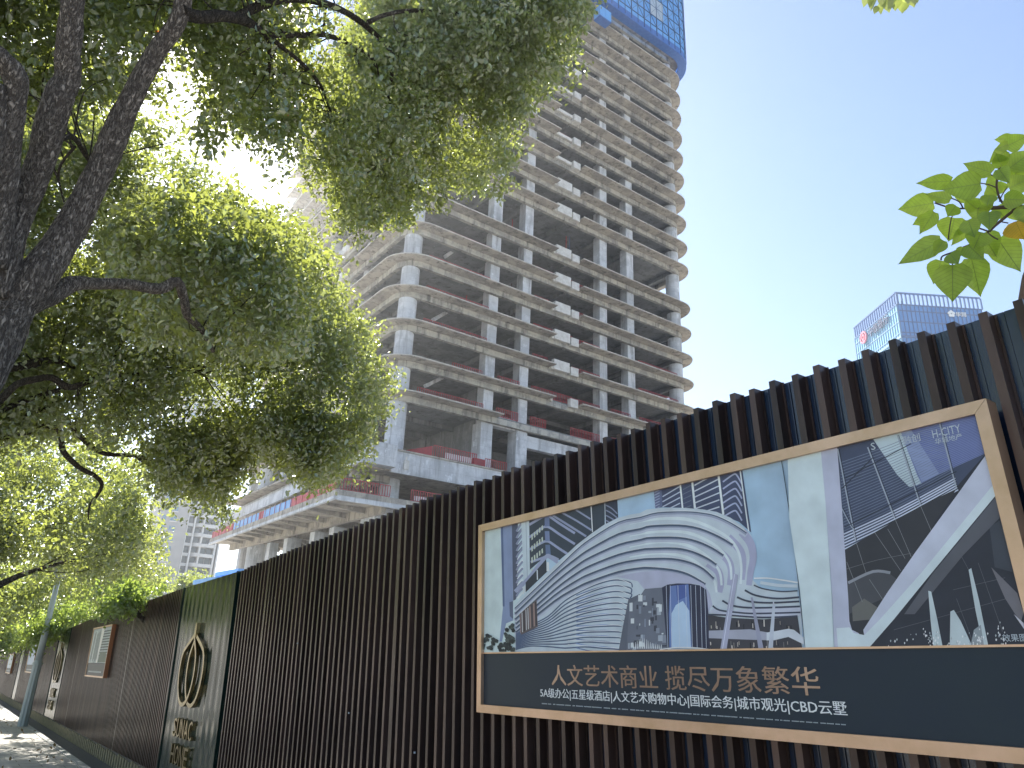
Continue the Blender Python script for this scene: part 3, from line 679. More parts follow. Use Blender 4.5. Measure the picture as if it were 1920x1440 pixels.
def slat_section(ua, ub, far=False):
    n0 = math.ceil((ua * D - 0.4345 * D) / PITCH + 4); mb = MB(); u = ua * D + 0.02
    # keep the slat grid aligned with the photographed one
    k = math.ceil((ua * D - 1.418) / PITCH); us = []
    while 1.418 + k * PITCH < ub * D - 0.03: us.append(1.418 + k * PITCH); k += 1
    for u in us:
        dz = rk.uniform(-0.006, 0.008); wd = 0.030; du = rk.uniform(-.004, .004)
        if any(abs(u / D - q_) < 0.02 for q_ in (2.985, 5.62, 7.9, 1.90)): wd = 0.052
        fhex(mb, u - wd + du, u + du, VB, top(u - wd) + dz, top(u) + dz, -0.058, 0.0)
        # folded lips behind each slat
        if not far: fhex(mb, u - wd - 0.010 + du, u - wd + du - 0.0005, VB, top(u) + dz - .004, top(u) + dz - .004, -0.058, -0.050)
    mb.build('slat_cladding', M['rib'], H)
    mb = MB(); step = 0.35
    uu = list(np.arange(ua * D, ub * D, 4 * PITCH)) + [ub * D]
    for a, b2 in zip(uu[:-1], uu[1:]):
        dd = rk.uniform(0, 0.003)
        fhex(mb, a + 0.001, b2 - 0.001, VB, top(a) - 0.004, top(b2) - 0.004, -0.075, -0.060 + dd)
    if not far:
        for u in us: fhex(mb, u - 0.062, u - 0.058, VB, top(u) - 0.006, top(u) - 0.006, -0.0605, -0.0535)
    mb.build('backing_sheet', M['back'], H)
def green_section(ua, ub):
    # gently rippled glossy sheet
    nu, nv = 60, 8; mb = MB(); us = np.linspace(ua * D + 0.03, ub * D - 0.03, nu); vs = []
    for j in range(nv + 1):
        for u in us:
            v = VB + (top(u) + 0.004 - VB) * j / nv; d = -0.018 + 0.0035 * math.sin(u * 27) + 0.002 * math.sin(u * 11 + 3 * v) + 0.0012 * math.sin(v * 5 + u * 3)
            vs.append(tuple(FP(u, v, d)))
    mb.add(vs, [(j * nu + i, j * nu + i + 1, (j + 1) * nu + i + 1, (j + 1) * nu + i) for j in range(nv) for i in range(nu - 1)][::1])
    mb.build('green_panel', M['green'], H, smooth=True)
    mb = MB(); fhex(mb, ua * D, ub * D, VB, top(ua * D), top(ub * D), -0.07, -0.045)
    for u in (ua * D, ub * D - 0.028): fhex(mb, u, u + 0.028, VB - 0.002, top(u) + 0.006, top(u + .028) + 0.006, -0.044, 0.004)
    mb.build('panel_trim', M['green'], H)
slat_section(-1.6, 3.40); green_section(3.41, 4.36); slat_section(4.37, 8.66); green_section(8.67, 9.56)
slat_section(9.57, 13.35, True); green_section(13.36, 13.98); slat_section(13.99, 19.0, True); green_section(19.01, 19.6); slat_section(19.61, 24, True)
mb = MB(); k = int(-1.6 * D / PITCH)
fhex(mb, -1.6 * D, 24 * D, VG - 0.3, VB - 0.004, VB - 0.004, -0.075, -0.022, 1)
for i in range(k, int(24 * D / PITCH)):
    if i % 2: fhex(mb, i * PITCH + 0.01, i * PITCH + PITCH * 0.95, VG - 0.05, VB - 0.012 - 0.008 * ((i * 7) % 5), VB - 0.012 - 0.008 * ((i * 7) % 5), -0.0215, 0.004, 0)
mb.build('striped_plinth', [M['plinth_a'], M['plinth_b']], H)
mb = MB()
for u, v in ((0.86, .2), (0.42, .23), (0.40, .33), (3.9 * .55, -.15), (1.75, -.22), (2.6, .05), (1.9, -.3), (0.31, .31)):
    p = FP(u * D, v * D, 0.001 if u > 0.5 else -0.056); q = FP(u * D, v * D, 0.01 if u > 0.5 else -0.048); mb.bar(tuple(p), tuple(q), 0.012)
mb.build('screw_head', M['lamp'], H)

# ------------------------------------------------------------------ printed boards
def pmat():
    m = bpy.data.materials.new('printed_artwork'); m.use_nodes = True; t = m.node_tree; b = t.nodes['Principled BSDF']; b.inputs['Roughness'].default_value = 0.5
    b.inputs['Specular IOR Level'].default_value = 0.3
    a = t.nodes.new('ShaderNodeAttribute'); a.attribute_name = 'print'; g = t.nodes.new('ShaderNodeNewGeometry')
    n = t.nodes.new('ShaderNodeTexNoise'); n.inputs['Scale'].default_value = 9; n.inputs['Detail'].default_value = 7; t.links.new(g.outputs['Position'], n.inputs[0])
    r = t.nodes.new('ShaderNodeMapRange'); r.inputs[1].default_value = 0.3; r.inputs[2].default_value = 0.7; r.inputs[3].default_value = 0.86; r.inputs[4].default_value = 1.05
    t.links.new(n.outputs[0], r.inputs[0]); mx = t.nodes.new('ShaderNodeMix'); mx.data_type = 'RGBA'; mx.blend_type = 'MULTIPLY'; mx.inputs[0].default_value = 1
    t.links.new(a.outputs[0], mx.inputs[6]); t.links.new(r.outputs[0], mx.inputs[7]); t.links.new(mx.outputs[2], b.inputs['Base Color'])
    return m
M['print'] = pmat()
PRINT_GAIN = 1.45
class Art:
    """flat printed shapes on the board plane, each layer a hair above the last"""
    def __init__(s, d): s.d = d; s.v = []; s.f = []; s.c = []; s.k = 0; s.clip = None
    def T(s, o, sc, pts): return [(o[0] + x / sc, o[1] + y / sc) for x, y in pts]
    def poly(s, pts, col, col2=None, o=(0, 0), sc=1.0, grad=None):
        s.k += 1; d = s.d + 0.000012 * s.k; pts = s.T(o, sc, pts) if sc != 1.0 or o != (0, 0) else pts
        s.emit([on_board(x, y, d) for x, y in pts], d, col)
    def line(s, pts, wd, col, o=(0, 0), sc=1.0, w2=None, k=4):
        pts = s.T(o, sc, pts); pts = smooth_path(pts, k) if len(pts) > 2 else [np.array(p, float) for p in pts]
        s.k += 1; d = s.d + 0.000012 * s.k; wd = wd / sc; w2 = wd if w2 is None else w2 / sc
        L, Rr = [], []
        for i, p in enumerate(pts):
            a = pts[max(i - 1, 0)]; b2 = pts[min(i + 1, len(pts) - 1)]; t = (b2 - a) / (np.linalg.norm(b2 - a) + 1e-9); nn = np.array([-t[1], t[0]])
            h = (wd + (w2 - wd) * i / (len(pts) - 1)) / 2; L.append(p + nn * h); Rr.append(p - nn * h)
        L = [on_board(p[0], p[1], d) for p in L]; Rr = [on_board(p[0], p[1], d) for p in Rr]
        for i in range(len(pts) - 1): s.emit([L[i], L[i + 1], Rr[i + 1], Rr[i]], d, col)
    def emit(s, uv, d, col):
        if s.clip:
            for ax, lim, sg in s.clip:
                out = []
                for i in range(len(uv)):
                    p, q = uv[i], uv[(i + 1) % len(uv)]; a, b2 = (p[ax] - lim) * sg, (q[ax] - lim) * sg
                    if a >= 0: out.append(p)
                    if (a >= 0) != (b2 >= 0): t_ = a / (a - b2); out.append((p[0] + (q[0] - p[0]) * t_, p[1] + (q[1] - p[1]) * t_))
                uv = out
                if len(uv) < 3: return
        n = len(s.v); s.v += [tuple(FP(a, b2, d)) for a, b2 in uv]; s.f.append(tuple(range(n, n + len(uv)))); s.c.append([col] * len(uv))
    def build(s, name, parent):
        me = bpy.data.meshes.new(name); org = np.array(parent.location)
        me.from_pydata((np.array(s.v) - org).tolist(), [], s.f); me.materials.append(M['print'])
        at = me.color_attributes.new('print', 'FLOAT_COLOR', 'CORNER'); buf = []
        for cs in s.c:
            for c in cs:
                l_ = lin(c); gy = sum(l_) / 3; buf += [*(min(0.60, (x * 0.78 + gy * 0.22)) * PRINT_GAIN for x in l_), 1.0]
        at.data.foreach_set('color', buf); me.update()
        o = bpy.data.objects.new(name, me); COL.objects.link(o); o.parent = parent; return o

DP = 0.077
B1 = empty('framed_billboard', tuple(FP(2.5, 0.2, 0.03)), 'large bronze framed billboard of a curving white building with a dark band of characters below', 'billboard')
def frame(parent, ua, ub, v0, v1, wd, d0, d1, m, mside=None):
    # mitred four sided frame
    for (c0, c1, c2, c3) in ((( ua, v1), (ub, v1), (ub - wd, v1 - wd), (ua + wd, v1 - wd)), ((ua, v0), (ub, v0), (ub - wd, v0 + wd), (ua + wd, v0 + wd)),
                             ((ua, v0), (ua, v1), (ua + wd, v1 - wd), (ua + wd, v0 + wd)), ((ub, v0), (ub, v1), (ub - wd, v1 - wd), (ub - wd, v0 + wd))):
        mb = MB(); cs = [c0, c1, c2, c3]
        ce = np.mean(cs, axis=0); cs = [(c[0] + (ce[0] - c[0]) * 0.0008, c[1] + (ce[1] - c[1]) * 0.0008) for c in cs]
        mb.hexa([tuple(FP(a, b2, d0)) for a, b2 in cs] + [tuple(FP(a, b2, d1)) for a, b2 in cs]); mb.build('frame_rail', m, parent)
uL, vT = on_board(897, 985, DP); uR, _ = on_board(1848, 745, DP); _, vB = on_board(890, 1335, DP)
frame(B1, uR, uL, vB, vT, 0.044, 0.0005, DP, M['gold'])
dA = DP - 0.022
mb = MB(); fhex(mb, uR + 0.03, uL - 0.03, vB + 0.03, vT - 0.03, vT - 0.03, 0.0008, dA - 0.002); mb.build('backing_board', M['back'], B1)
_, vband = on_board(900, 1226, dA)
mb = MB(); fhex(mb, uR + 0.036, uL - 0.036, vB + 0.036, vband, vband, dA - 0.001, dA + 0.001); mb.build('caption_band', M['band'], B1)
mb = MB(); fhex(mb, uR + 0.036, uL - 0.036, vband + 0.0005, vband + 0.008, vband + 0.008, dA - 0.001, dA + 0.009); mb.build('dividing_strip', M['gold'], B1)

art = Art(dA)
x0, x1 = uR + 0.04, uL - 0.04; y0_, y1_ = vband + 0.002, vT - 0.04
# background sheet: pale green white at the left passing to light blue
cols = [(0.0, (184, 200, 196)), (0.1, (186, 202, 200)), (0.2, (160, 188, 208)), (0.5, (148, 182, 208)), (0.62, (150, 188, 212)), (1, (120, 130, 150))]
def bgc(f_): 
    xs = [c[0] for c in cols]; return tuple(np.interp(f_, xs, [c[1][j] for c in cols]) for j in range(3))
seg = 12
for i in range(seg):
    a, b2 = x1 + (x0 - x1) * i / seg, x1 + (x0 - x1) * (i + 1) / seg; n = len(art.v)
    art.v += [tuple(FP(a, y0_, dA)), tuple(FP(b2, y0_, dA)), tuple(FP(b2, y1_, dA)), tuple(FP(a, y1_, dA))]; art.f.append((n, n + 1, n + 2, n + 3))
    ca, cb = bgc(i / seg), bgc((i + 1) / seg); up = lambda c: tuple(min(255, q * 0.97) for q in c)
    art.c.append([ca, cb, up(cb), up(ca)])
art.clip = [(0, x0, 1), (0, x1, -1), (1, vband + 0.008, 1), (1, y1_, -1)]
OL, SLc = (880, 860), 3.79; OR, SR = (1180, 860), 3.789; OQ, SQ = (1480, 760), 3.064
def PL_(p, c, **k): art.poly(p, c, o=OL, sc=SLc, **k)
def LL(p, w_, c, **k): art.line(p, w_, c, o=OL, sc=SLc, **k)
def PR_(p, c, **k): art.poly(p, c, o=OR, sc=SR, **k)
def LR(p, w_, c, **k): art.line(p, w_, c, o=OR, sc=SR, **k)
def PQ(p, c, **k): art.poly(p, c, o=OQ, sc=SQ, **k)
def LQ(p, w_, c, **k): art.line(p, w_, c, o=OQ, sc=SQ, **k)
ra = random.Random(4)
# distant slim tower and the finned tower
PL_([(222, 487), (305, 466), (312, 1150), (262, 1170), (232, 1300), (215, 1300), (238, 1060)], (118, 134, 168)); LL([(232, 486), (244, 1050)], 14, (74, 92, 128)); PL_([(284, 1020), (310, 1012), (312, 1140), (288, 1120)], (84, 94, 120))
PL_([(302, 466), (345, 455), (345, 960), (330, 1000), (312, 1010)], (74, 82, 104))
for i in range(11):
    y = 500 + i * 46; LL([(335, y + 18), (352, y - 12), (380, y - 58 + i * 2)], 15, (126, 134, 160)); LL([(342, y + 34), (380, y - 10)], 12, (196, 202, 206) if i > 3 else (70, 78, 96))
PL_([(368, 446), (432, 432), (442, 770), (412, 870), (388, 880)], (176, 190, 196)); LL([(402, 440), (412, 850)], 3, (120, 132, 150))
PL_([(425, 432), (545, 404), (862, 322), (962, 300), (962, 470), (870, 530), (640, 720), (545, 690), (430, 790)], (56, 66, 78))
for (a, b2) in (((425, 470), 405), ((425, 560), 482), ((428, 645), 585), ((436, 735), 695)):
    LL([a, (515, b2 + 12), (545, b2 + 2), (575, b2 + 10), (640, b2 + 55), (750, b2 + 125)], 17, (138, 146, 176))
PL_([(534, 410), (568, 404), (570, 480), (536, 482)], (96, 112, 152)); PL_([(536, 515), (568, 515), (572, 585), (540, 585)], (104, 120, 158)); PL_([(540, 612), (572, 612), (580, 690), (544, 690)], (84, 104, 140))
for i in range(4):
    y = 440 + i * 82
    for j in range(5): PL_([(440 + j * 18, y + 100 - j * 15), (450 + j * 18, y + 92 - j * 15), (452 + j * 18, y + 132 - j * 17), (442 + j * 18, y + 140 - j * 17)], (176, 186, 168))
LL([(575, 392), (700, 470), (830, 552)], 15, (132, 140, 168)); LL([(640, 374), (760, 440), (868, 508)], 13, (132, 140, 168)); LL([(735, 350), (862, 430)], 12, (132, 140, 168))
PL_([(966, 300), (1040, 280), (1052, 300), (1058, 418), (966, 466)], (52, 60, 76))
for i in range(4): LL([(970, 330 + i * 36), (1010, 352 + i * 36), (1052, 392 + i * 30)], 9, (118, 126, 152))
LL([(864, 320), (875, 522)], 7, (206, 214, 216)); LL([(962, 305), (968, 466)], 4, (190, 198, 204))
LL([(325, 945), (420, 850), (540, 702), (575, 696), (632, 722)], 26, (140, 148, 176))
for x, ya, yb in ((383, 910, 965), (395, 905, 955), (462, 830, 880), (482, 800, 860), (557, 735, 800)): LL([(x, ya), (x + 2, yb)], 8 if x < 500 else 18, (196, 200, 200))
PL_([(400, 880), (545, 715), (556, 800), (400, 950)], (50, 56, 66)); LL([(557, 735), (558, 800)], 18, (196, 200, 200)); LL([(482, 790), (484, 860)], 8, (190, 196, 198))
# second distant tower (right of the roof)
PR_([(172, 216), (230, 200), (240, 345), (185, 352)], (86, 98, 132)); PR_([(228, 200), (800, 64), (866, 525), (780, 450), (600, 375), (400, 350), (235, 345)], (62, 72, 100))
for i in range(7): LR([(178, 240 + i * 20), (215, 222 + i * 20)], 6, (138, 148, 178))
for i in range(5): LR([(236, 270 + i * 36), (360, 196 + i * 40)], 8, (168, 178, 196)); LR([(380, 200 + i * 34 + 20), (440, 168 + i * 36 + 20)], 5, (96, 106, 126))
for i in range(6): LR([(462, 190 + i * 42), (640, 92 + i * 50)], 9, (176, 184, 196)); LR([(665, 165 + i * 50), (740, 112 + i * 52), (765, 120 + i * 52), (800, 180 + i * 52)], 11, (150, 158, 188))
for a, b2, w_ in (((360, 168), (378, 350), 12), ((445, 148), (466, 352), 15), ((632, 108), (668, 398), 15), ((785, 70), (848, 515), 9)): LR([a, b2], w_, (196, 204, 208))
# curving main building
bx_ = lambda o, s_, pts: [(o[0] + x / s_, o[1] + y / s_) for x, y in pts]
out = bx_(OL, SLc, [(322, 1372), (322, 1042), (480, 880), (640, 728), (760, 615), (870, 530), (960, 468), (1060, 420), (1150, 396), (1213, 386)]) + \
      bx_(OR, SR, [(120, 362), (220, 350), (400, 350), (520, 360), (620, 378), (720, 420), (800, 478), (860, 535), (892, 610), (900, 700), (885, 790), (876, 860), (930, 915), (1040, 938), (1192, 944), (1222, 1100), (1232, 1362)])
art.poly(out, (172, 184, 192))
for (pts) in ([(800, 520), (860, 600), (880, 700), (862, 800), (850, 900)], [(700, 560), (780, 640), (808, 720), (800, 860)], [(620, 650), (700, 720), (724, 800), (712, 900)], [(560, 740), (630, 800), (650, 880), (640, 950)]):
    LR(pts, 62, (150, 152, 180), w2=40)
for pts in ([(0, 455), (200, 425), (400, 430), (560, 480), (700, 560), (770, 650), (795, 760), (790, 890)], [(0, 540), (200, 515), (380, 520), (520, 565), (640, 640), (712, 740), (725, 860)], [(0, 620), (200, 590), (350, 600), (470, 640), (570, 710), (640, 800), (655, 900)], [(0, 692), (200, 668), (330, 682), (440, 715), (530, 780), (600, 860), (620, 950)]):
    LR(pts, 26, (190, 202, 206), w2=16)
DK = (66, 82, 104)
J = [  # left crop then right crop
 ([(325, 1062), (480, 915), (640, 765), (760, 650), (860, 572), (1060, 452), (1213, 418)], [(200, 385), (400, 378), (520, 388), (620, 410), (740, 468), (832, 528)], 6),
 ([(325, 1100), (600, 838), (760, 708), (860, 640), (1060, 535), (1213, 500)], [(150, 480), (350, 474), (500, 498), (640, 556), (735, 612)], 13),
 ([(325, 1140), (600, 888), (760, 762), (860, 700), (1060, 612), (1213, 577)], [(150, 562), (350, 562), (480, 588), (590, 636), (668, 686)], 13),
 ([(330, 1172), (600, 934), (760, 816), (860, 760), (1060, 682), (1213, 648)], [(150, 640), (330, 638), (450, 662), (560, 712), (618, 752)], 13),
 ([(330, 1202), (600, 974), (760, 868), (860, 818), (1060, 746), (1213, 718)], [(150, 712), (300, 712), (430, 738), (530, 786), (600, 850)], 12),
 ([(330, 1232), (600, 1014), (760, 918), (860, 872), (1060, 804), (1213, 778)], [(150, 776), (300, 790), (420, 822), (540, 890)], 14)]
for a, b2, w_ in J:
    pts = bx_(OL, SLc, a) + bx_(OR, SR, b2); art.line([(x, y + 4.6) for x, y in pts], 8.5, (168, 176, 190), k=3); art.line([(x, y + 2.2) for x, y in pts], 5.0, (134, 142, 164), k=3); art.line(pts, w_ * 1.25 / 3.79, DK, k=3); art.line([(x, y - 2.2) for x, y in pts], 0.8, (214, 220, 224), k=3)
# soffit
art.poly(bx_(OL, SLc, [(1050, 840), (1130, 820), (1213, 806)]) + bx_(OR, SR, [(200, 795), (330, 812), (440, 842), (530, 890), (572, 960), (590, 1040), (556, 1100), (540, 940), (500, 895), (400, 885), (300, 888), (230, 915), (105, 925), (60, 870)]), (160, 162, 184))
# lower left stack of bands
for i in range(13):
    yb = 1248 + i * 9; ye = 905 + i * 38 
    LL([(330, yb), (430, yb - 60 + i * 3), (560, 1120 + i * 18), (680, 1010 + i * 28), (820, 930 + i * 34), (950, 880 + i * 39), (1050, 862 + i * 41), (1120 + (10 - abs(i - 2)) * 3, 880 + i * 40), (1158 - i * 8, 915 + i * 39)], 9, (70, 88, 118))
    LL([(700, 985 + i * 28), (830, 920 + i * 34), (950, 872 + i * 39), (1060, 856 + i * 41), (1150 - i * 6, 890 + i * 39)], 4, (206, 214, 222))
    LL([(760, 972 + i * 31), (860, 935 + i * 36), (960, 908 + i * 39), (1040, 902 + i * 41)], 8, (112, 138, 180) if i % 2 else (96, 118, 156))
PL_([(1130, 1000), (1213, 960), (1213, 1372), (1060, 1372), (1090, 1200)], (88, 94, 108))
# media wall on the left flank
PL_([(355, 1105), (478, 1000), (486, 1195), (368, 1252)], (92, 80, 82))
for i in range(9): x = 360 + i * 14; LL([(x, 1105 - i * 11), (x + 4, 1240 - i * 7)], ra.choice((4, 6, 9)), ra.choice([(196, 196, 198), (40, 38, 44), (150, 120, 110), (210, 210, 210)]))
# entrance: glass drum and side hall
PR_([(0, 1045), (60, 1000), (110, 925), (235, 915), (272, 1358), (-20, 1362)], (98, 104, 118))
for i in range(46):
    x = ra.uniform(-10, 240); y = ra.uniform(960, 1340); c = ra.choice([(150, 158, 168), (62, 66, 78), (190, 196, 198), (120, 128, 144)]); h = ra.uniform(8, 60); w_ = ra.uniform(5, 34)
    PR_([(x, y), (x + w_, y - 2), (x + w_, y + h), (x, y + h)], c)
for i in range(16):
    x = 30 + i * 13; h = 30 + 46 * math.exp(-((i - 5) / 4) ** 2); LR([(x, 1350), (x + ra.uniform(-4, 4), 1350 - h)], 7, (200, 206, 206), w2=2)
PR_([(232, 915), (270, 895), (340, 886), (430, 888), (500, 900), (545, 930), (562, 1100), (574, 1352), (420, 1345), (268, 1350)], (48, 52, 74))
PR_([(290, 905), (420, 892), (432, 1100), (444, 1345), (285, 1348), (280, 1100)], (84, 112, 170)); PR_([(300, 1100), (330, 1040), (380, 1010), (425, 1080), (438, 1345), (300, 1345)], (158, 184, 208))
PR_([(330, 900), (400, 894), (410, 980), (340, 1010)], (60, 84, 150))
for x in (262, 290, 345, 400, 436, 470, 505, 535): LR([(x, 900), (x + 12, 1345)], 3, (180, 190, 204))
LR([(215, 1356), (330, 1342), (450, 1342), (572, 1356)], 7, (206, 214, 216))
# right wing
PR_([(556, 1110), (700, 1130), (950, 1142), (1195, 1120), (1228, 1350), (575, 1356)], (62, 62, 70))
for i in range(44):
    x = ra.uniform(570, 1190); top_ = ra.random() < 0.5; y = ra.uniform(1140, 1200) if top_ else ra.uniform(1290, 1345); LR([(x, y), (x + 2, y + ra.uniform(14, 50))], ra.uniform(3, 8), ra.choice([(150, 140, 130), (110, 106, 106), (190, 180, 170), (36, 36, 44)]))
PR_([(565, 1222), (858, 1212), (985, 1235), (985, 1290), (850, 1286), (565, 1275)], (150, 152, 168)); PR_([(975, 1235), (1040, 1225), (1130, 1208), (1170, 1216), (1238, 1270), (1240, 1320), (1130, 1266), (1030, 1290), (975, 1292)], (184, 190, 198))
PR_([(560, 1095), (600, 1060), (700, 1085), (900, 1060), (1215, 1050), (1220, 1118), (950, 1128), (700, 1112)], (168, 172, 188))
for pts, w_ in (([(556, 1108), (700, 1112), (950, 1128), (1195, 1118)], 12), ([(592, 1045), (640, 1076), (760, 1092), (900, 1100), (1216, 1092)], 12), ([(660, 1008), (740, 1046), (900, 1060), (1212, 1050)], 13), ([(765, 984), (850, 1014), (1000, 1024), (1208, 1014)], 13), ([(820, 934), (900, 972), (1050, 994), (1206, 984)], 13), ([(884, 898), (950, 924), (1080, 944), (1195, 938)], 9)):
    LR(pts, w_, (60, 66, 84))
LR([(885, 850), (1000, 850), (1195, 880)], 10, (206, 214, 214)); LR([(930, 880), (1060, 900), (1195, 905)], 22, (178, 190, 198))
PR_([(738, 812), (772, 826), (690, 1360), (645, 1360)], (150, 152, 176)); PR_([(862, 985), (876, 985), (955, 1355), (918, 1355)], (140, 142, 164)); PR_([(1022, 1000), (1036, 1050), (1020, 1352), (986, 1354)], (172, 178, 190))
LR([(748, 820), (662, 1355)], 5, (186, 190, 206))
# trees at the far left of the print
for cx, cy, rx, ry in ((135, 1310, 62, 55), (245, 1345, 50, 40), (300, 1240, 46, 64), (290, 1320, 40, 52)):
    for _ in range(26):
        a = ra.uniform(0, 6.28); r = ra.uniform(0.2, 1) ** 0.6; x, y = cx + rx * r * math.cos(a), min(cy + ry * r * math.sin(a), 1362); q = ra.uniform(8, 17)
        x = max(x, 98)
        if x + q > 328: continue
        PL_([(x - q if x - q > 90 else 90, y - q / 2), (x, y - q), (x + q, y - q / 3), (x + q * .6, min(y + q, 1372)), (max(x - q * .7, 90), min(y + q * .8, 1372))], ra.choice([(44, 54, 56), (56, 66, 66), (34, 42, 46), (72, 82, 78)]))
# the close-up half: pale forked column over a dark glass hall
LR([(1080, 8), (1120, 260), (1180, 700), (1252, 1352)], 6, (60, 72, 84))
PQ([(272, 243), (600, 162), (1062, 45), (1130, 290), (1235, 760), (1345, 1180), (1375, 1392), (280, 1394)], (46, 50, 60))
PQ([(278, 242), (600, 162), (1062, 48), (1122, 285), (950, 480), (700, 590), (318, 840)], (62, 72, 96))
PQ([(640, 152), (1062, 48), (1120, 275), (905, 372), (720, 470)], (84, 98, 150))
PQ([(480, 192), (640, 152), (735, 400), (760, 450), (690, 470), (620, 400)], (162, 180, 186)); PQ([(640, 155), (700, 142), (860, 392), (760, 440)], (120, 136, 172))
for i in range(30):
    f_ = i / 29; a = (300 + 26 * f_ * 0 + 10, 300 + 520 * f_); b2x = 560 + 560 * min(1, f_ * 1.25); 
    x_a, y_a = 292 + 26 * f_, 330 + 495 * f_; x_b, y_b = 880 + 90 * f_, 95 + 390 * f_ ; bright = f_ > 0.80 
    LQ([(x_a, y_a), ((x_a + x_b) / 2, (y_a + y_b) / 2 + 12), (x_b, y_b)], 7 if bright else 3.0, (176, 186, 204) if bright else (104, 116, 140))
for i in range(26):
    f_ = i / 25; LQ([(640 + 110 * f_, 175 + 270 * f_), (1072 + 48 * f_, 72 + 205 * f_)], 2.4, (116, 130, 176))
for a, b2, w_ in (((278, 250), (380, 780), 7), ((450, 240), (605, 650), 8), ((620, 170), (752, 570), 7), ((862, 100), (960, 480), 8), ((300, 590), (360, 705), 5)): LQ([a, b2], w_, (140, 150, 164)); LQ([(a[0] + 8, a[1]), (b2[0] + 8, b2[1])], 3, (40, 44, 54))
for a, b2 in (((320, 420), (700, 220)), ((318, 700), (960, 380)), ((300, 480), (480, 300))): LQ([a, b2], 5, (44, 50, 62))
PQ([(318, 830), (560, 690), (760, 575), (960, 480), (820, 700), (640, 960), (520, 1150), (430, 1320), (400, 1345), (350, 1300)], (52, 54, 60))
PQ([(335, 1010), (480, 945), (560, 955), (620, 1000), (560, 1100), (340, 1200)], (70, 72, 78)); LQ([(338, 1020), (480, 955), (580, 962)], 16, (128, 132, 140)); PQ([(360, 1160), (430, 1110), (505, 1160), (470, 1230), (365, 1240)], (96, 96, 92))
for a, b2 in (((385, 790), (440, 960)), ((330, 900), (420, 1130)), ((490, 730), (640, 950)), ((565, 710), (665, 880)), ((610, 660), (700, 870)), ((755, 580), (815, 720)), ((460, 1000), (540, 1120))): LQ([a, b2], 2.5, (120, 124, 126))
LQ([(330, 940), (500, 890), (700, 850)], 2.5, (98, 102, 106))
for a, b2 in (((940, 1060), (1240, 990)), ((960, 1110), (1050, 1350)), ((1085, 905), (1225, 1300)), ((600, 1290), (1250, 1110)), ((990, 870), (1060, 1000))): LQ([a, b2], 3, (84, 88, 94))
PQ([(1160, 930), (1310, 1080), (1345, 1190), (1330, 1250), (1240, 1110)], (104, 102, 108)); PQ([(1150, 700), (1210, 660), (1290, 960), (1180, 930)], (60, 66, 76)); PQ([(1290, 1200), (1345, 1250), (1352, 1290)], (176, 176, 186))
# forked column
PQ([(-10, 292), (182, 250), (208, 560), (244, 1100), (256, 1394), (92, 1396), (60, 1050), (0, 650)], (182, 198, 200))
PQ([(180, 250), (274, 232), (300, 560), (338, 1100), (345, 1240), (360, 1290), (400, 1310), (420, 1394), (258, 1394), (246, 1100), (208, 560)], (164, 168, 188))
PQ([(1124, 292), (1172, 455), (760, 960), (520, 1230), (430, 1320), (425, 1290), (560, 1080), (720, 850), (960, 520)], (172, 177, 194))
PQ([(1172, 455), (1182, 522), (820, 960), (600, 1230), (455, 1396), (280, 1396), (270, 1280), (345, 1275), (372, 1308), (430, 1320), (520, 1230), (760, 960)], (184, 198, 202))
PQ([(1182, 530), (1215, 640), (1000, 860), (720, 1200), (660, 1200), (820, 970)], (82, 84, 92))
# fountains
for pts in ([(798, 1065), (815, 1070), (850, 1230), (882, 1392), (828, 1392), (810, 1220)], [(925, 1185), (945, 1175), (985, 1240), (1055, 1392), (922, 1392)], [(1030, 945), (1045, 935), (1090, 1120), (1145, 1392), (1115, 1392), (1070, 1180)]): PQ(pts, (168, 182, 184))
PQ([(1060, 1290), (1100, 1260), (1120, 1392), (1040, 1392)], (128, 138, 142))
for _ in range(110):
    cx, w_ = ra.choice([(600, 45), (835, 30), (980, 60), (1100, 45), (760, 60), (1215, 30), (1090, 40)]); x = cx + ra.gauss(0, w_ * 0.6); y = 1392 - abs(ra.gauss(0, 60)); q = ra.uniform(2, 5)
    PQ([(x - q, y), (x, y - 2 * q), (x + q, y), (x, min(y + 2 * q, 1392))], ra.choice([(200, 208, 208), (150, 160, 162), (220, 226, 226)]))
art.build('printed_picture', B1)
# lettering on the band; the board is read from the far end (left) to the near end (right)
def put(mb, body, xl, yl0, yl1, xr, yr0, yr1, d, bold=0.0):
    """four photographed corners of the line of lettering on the board: left bottom/top, right bottom/top"""
    a0, b0 = on_board(xl, yl0, d); a1, b1 = on_board(xl, yl1, d); c0, e0 = on_board(xr, yr0, d); c1, e1 = on_board(xr, yr1, d)
    vb, vt = (b0 + e0) / 2, (b1 + e1) / 2; ul, ur = (a0 + a1) / 2, (c0 + c1) / 2
    add_text(mb, body, lambda s_, t_, k: tuple(FP(ul + (ur - ul) * s_, vb + (vt - vb) * t_, d - k)), 0, bold=bold)
mb = MB(); put(mb, '人文艺术商业 揽尽万象繁华', 1034, 1287, 1247, 1535, 1302, 1249, dA + 0.0025); put(mb, '人文艺术商业 揽尽万象繁华', 1034.6, 1287, 1247, 1535.8, 1302, 1249, dA + 0.0027); mb.build('bronze_characters', M['bronze_text'], B1)
mb = MB(); put(mb, '5A级办公|五星级酒店|人文艺术购物中心|国际会务|城市观光|CBD云墅', 1013, 1312, 1291, 1587, 1343, 1312, dA + 0.0025); put(mb, '5A级办公|五星级酒店|人文艺术购物中心|国际会务|城市观光|CBD云墅', 1013.5, 1312.2, 1291, 1587.7, 1343.4, 1312, dA + 0.0027); mb.build('white_characters', M['white_text'], B1)
m_faint = mat('faint_print', (0.55, 0.62, 0.66), 0.5)
mb = MB()
